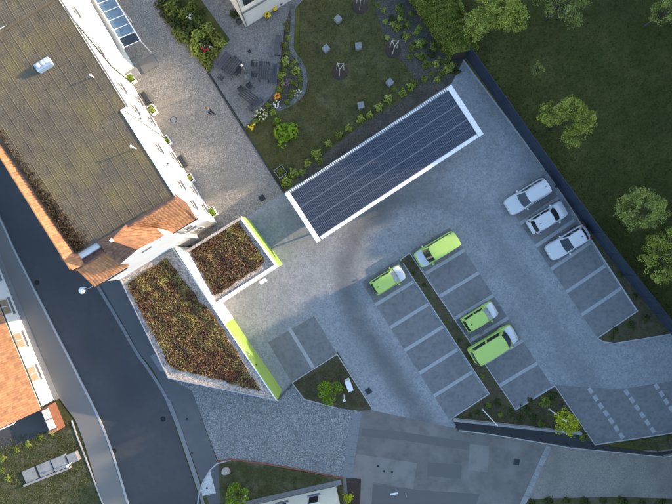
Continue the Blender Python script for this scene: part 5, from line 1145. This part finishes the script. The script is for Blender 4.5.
    for sg in (-1, 1):
        for (q0, q1) in ((.08, .46), (.52, .92)):
            b = MB(); quadgrid(b, lambda a, t: S_(sg, lerp(q0, q1, a if sg < 0 else 1 - a), lerp(.10, .88, t)) + Vector((0, sg * .014, .006)), 6, 3); part(root, 'side_window', b, 'glass', local=True, smooth=True)
        b = MB(); mx = xf0 - .18; b.box((mx, sg * (hw + .10), belt + .06), (.14, .20, .14), sg * .15, bev=.03); part(root, 'mirror', b, body, local=True)
        b = MB(); b.box((hl - .20, sg * hw * .66, nose - .03), (.30, .30, .12), -sg * .5, bev=.04); part(root, 'headlight', b, 'lamp', local=True)
        b = MB(); b.box((-hl + .10, sg * hw * .76, belt - .16), (.14, .20, .30), 0, bev=.05); part(root, 'tail_light', b, 'redlamp', local=True)
        b = MB(); b.strip([(-hl * .80, sg * (hw + .012)), (hl * .45, sg * (hw + .012))], .02, .52, .56); part(root, 'door_trim', b, 'trim', local=True)
        for wx in (-hl * .60, hl * .60):
            b = MB(); b.tube([(wx, sg * (hw - .20), .30), (wx, sg * (hw - .005), .30)], .315, 20); w_ = part(root, 'wheel', b, 'tyre', local=True)
            b = MB(); b.tube([(wx, sg * (hw - .05), .30), (wx, sg * (hw + .005), .30)], .20, 14); part(w_, 'rim', b, 'alloy', local=True)
    b = MB()
    def Hd(a, t):
        x = lerp(xf0 + bow * .9, hl * .975, a); s = (t * 2 - 1) * .90; x2 = x - .16 * a * s * s * 2 * .5 + (bow * .5) * (-s * s) * (1 - a); w = wid(x2)
        return Vector((x2, s * w, ztop(x2) + .060 - .055 * abs(s) ** 4))
    quadgrid(b, Hd, 12, 10); part(root, 'bonnet', b, hoodm, local=True, smooth=True)
    b = MB(); b.box((hl - .01, 0, .42), (.06, .5, .11)); part(root, 'number_plate', b, 'plate', local=True)
    b = MB(); b.box((hl - .06, 0, .36), (.16, W_ * .78, .20), bev=.05); part(root, 'bumper', b, body if kind != 'mini' else 'trim', local=True); b = MB(); b.box((-hl + .05, 0, .42), (.16, W_ * .84, .26), bev=.05); part(root, 'bumper', b, body if kind != 'mini' else 'trim', local=True)
    b = MB()
    for s_ in (-.35, .25): p0 = F(s_, .02) + Vector((.05, 0, .03)); p1 = F(s_ + .45, .22) + Vector((.03, 0, .03)); b.tube([p0, p1], .012, 4)
    part(root, 'wiper', b, 'trim', local=True)
    if kind == 'estate':
        for sg in (-1, 1): b = MB(); b.tube([(xr1 + .1, sg * wr * .90, H_ + .0), (xr1 + .25, sg * wr * .93, H_ + .05), (xf1 - .2, sg * wr * .93, H_ + .05), (xf1, sg * wr * .9, H_ - .01)], .022, 6); part(root, 'roof_rail', b, 'alloy', local=True)
    if kind != 'van': b = MB(); b.box((xr1 + .28, 0, H_ + .07), (.16, .05, .09), bev=.015); part(root, 'aerial', b, 'trim', local=True)
    return root
BA = math.atan2(23.2, 38)
car('parked_car', 'white estate car with roof rails, in the bay nearest the carport', 528.5, 196.3, BA + math.pi, 4.45, 1.82, 1.60, 'car_white', 'car_white', 'car_white', 'estate', group='white cars parked along the fence')
car('parked_car', 'short white hatchback parked between two longer white cars, nose to the fence', 549, 217.3, BA, 3.95, 1.70, 1.47, 'car_white', 'car_white', 'car_white', 'hatch', group='white cars parked along the fence')
car('parked_car', 'white saloon car parked beside the empty fence side bays', 569.5, 242.3, BA + math.pi, 4.35, 1.76, 1.46, 'car_white', 'car_white', 'car_white', 'saloon', group='white cars parked along the fence')
car('parked_van', 'lime green delivery van with silver bonnet beside the head of the median strip', 437, 249.5, BA + math.pi, 4.35, 1.78, 1.82, 'car_green', 'car_green', 'car_silver', 'van', group='lime green company cars')
car('parked_car', 'small lime green city car with silver bonnet, alone in its bank of bays', 388.3, 280, BA, 3.5, 1.62, 1.48, 'car_green', 'car_green', 'car_silver', 'mini', group='lime green company cars')
car('parked_car', 'small lime green city car with silver bonnet beside the larger green van', 480.5, 317, BA, 3.55, 1.62, 1.48, 'car_green', 'car_green', 'car_silver', 'mini', group='lime green company cars')
car('parked_van', 'large lime green van with silver bonnet beside the small green city car', 494, 344.5, BA, 4.85, 1.88, 1.95, 'car_green', 'car_green', 'car_silver', 'van', group='lime green company cars')

# ------------------------------------------------------------------ pedestrian on the driveway
def skin_obj(name, verts, edges, radii, m, parent, sub=2):
    me = bpy.data.meshes.new(name); me.from_pydata(verts, edges, []); me.materials.append(m); o = bpy.data.objects.new(name, me); COL.objects.link(o); o.parent = parent
    sk = o.modifiers.new('skin', 'SKIN'); sk.use_smooth_shade = True
    lay = me.skin_vertices[0].data if me.skin_vertices else None
    if lay is None:
        bpy.context.view_layer.objects.active = o
        lay = me.skin_vertices[0].data
    for i, r_ in enumerate(radii): lay[i].radius = (r_, r_) if not isinstance(r_, tuple) else r_
    lay[0].use_root = True
    s2 = o.modifiers.new('sub', 'SUBSURF'); s2.levels = sub; s2.render_levels = sub
    return o
q = G(211.5, 113.5); pr = empty('person', q, R(150)); tag(pr, 'person in pale jacket and dark trousers walking on the cobbled driveway', 'person')
V_ = [(0, 0, .95), (0, .10, .92), (.10, .11, .50), (.02, .11, .08), (.16, .11, .04), (0, -.10, .92), (-.06, -.11, .50), (-.34, -.11, .14), (-.24, -.11, .05),
      (0, 0, 1.15), (.02, 0, 1.38), (.02, 0, 1.48), (.04, 0, 1.58), (.05, 0, 1.70), (.02, .19, 1.40), (-.06, .24, 1.14), (.06, .25, .92), (.09, .25, .85), (.02, -.19, 1.40), (.06, -.24, 1.14), (.22, -.23, .98), (.28, -.22, .93)]
E_ = [(0, 1), (1, 2), (2, 3), (3, 4), (0, 5), (5, 6), (6, 7), (7, 8), (0, 9), (9, 10), (10, 11), (11, 12), (12, 13), (10, 14), (14, 15), (15, 16), (16, 17), (10, 18), (18, 19), (19, 20), (20, 21)]
Rr = [.14, .10, .065, .045, .035, .10, .065, .045, .035, .13, .13, .055, .085, .07, .06, .05, .04, .035, .06, .05, .04, .035]
try:
    body = skin_obj('body', V_, E_, Rr, M['skin'], pr)
    J = [9, 10, 14, 15, 16, 18, 19, 20, 0]; mp_ = {v: i for i, v in enumerate(J)}
    skin_obj('jacket', [V_[0], V_[9], V_[10], V_[14], V_[15], V_[16], V_[18], V_[19], V_[20]], [(0, 1), (1, 2), (2, 3), (3, 4), (4, 5), (2, 6), (6, 7), (7, 8)], [.165, .16, .155, .085, .07, .055, .085, .07, .055], M['jacket'], pr)
    skin_obj('trousers', [V_[0], V_[1], V_[2], (.02, .11, .13), V_[5], V_[6], (-.33, -.11, .18)], [(0, 1), (1, 2), (2, 3), (0, 4), (4, 5), (5, 6)], [.155, .115, .085, .065, .115, .085, .065], M['trousers'], pr)
    b = MB(); b.lathe((.035, 0, 1.59), [(.112, .0), (.118, .07), (.105, .14), (.06, .185), (.0, .20)], 14); part(pr, 'hair', b, 'hair', local=True, smooth=True)
    for y_, x_, z_ in ((.11, .10, .05), (-.11, -.29, .09)):
        b = MB(); b.box((x_, y_, z_), (.27, .10, .09), 0, bev=.03); part(pr, 'shoe', b, 'trim', local=True)
    for y_, x_, z_ in ((.25, .10, .80), (-.215, .31, .90)):
        b = MB(); b.box((x_, y_, z_ + .02), (.07, .035, .09), 0, bev=.012)
        for k in range(4): b.tube([(x_ - .026 + k * .018, y_, z_ - .02), (x_ - .022 + k * .018, y_, z_ - .065), (x_ - .012 + k * .018, y_ * .97, z_ - .095 + abs(k - 1.5) * .006)], [.009, .009, .007], 5)
        b.tube([(x_ + .03, y_, z_ + .03), (x_ + .05, y_ * .95, z_ - .0), (x_ + .05, y_ * .93, z_ - .03)], [.011, .010, .008], 5)
        part(pr, 'hand', b, 'skin', local=True, smooth=True)
except Exception as ex_:
    print('person', ex_)
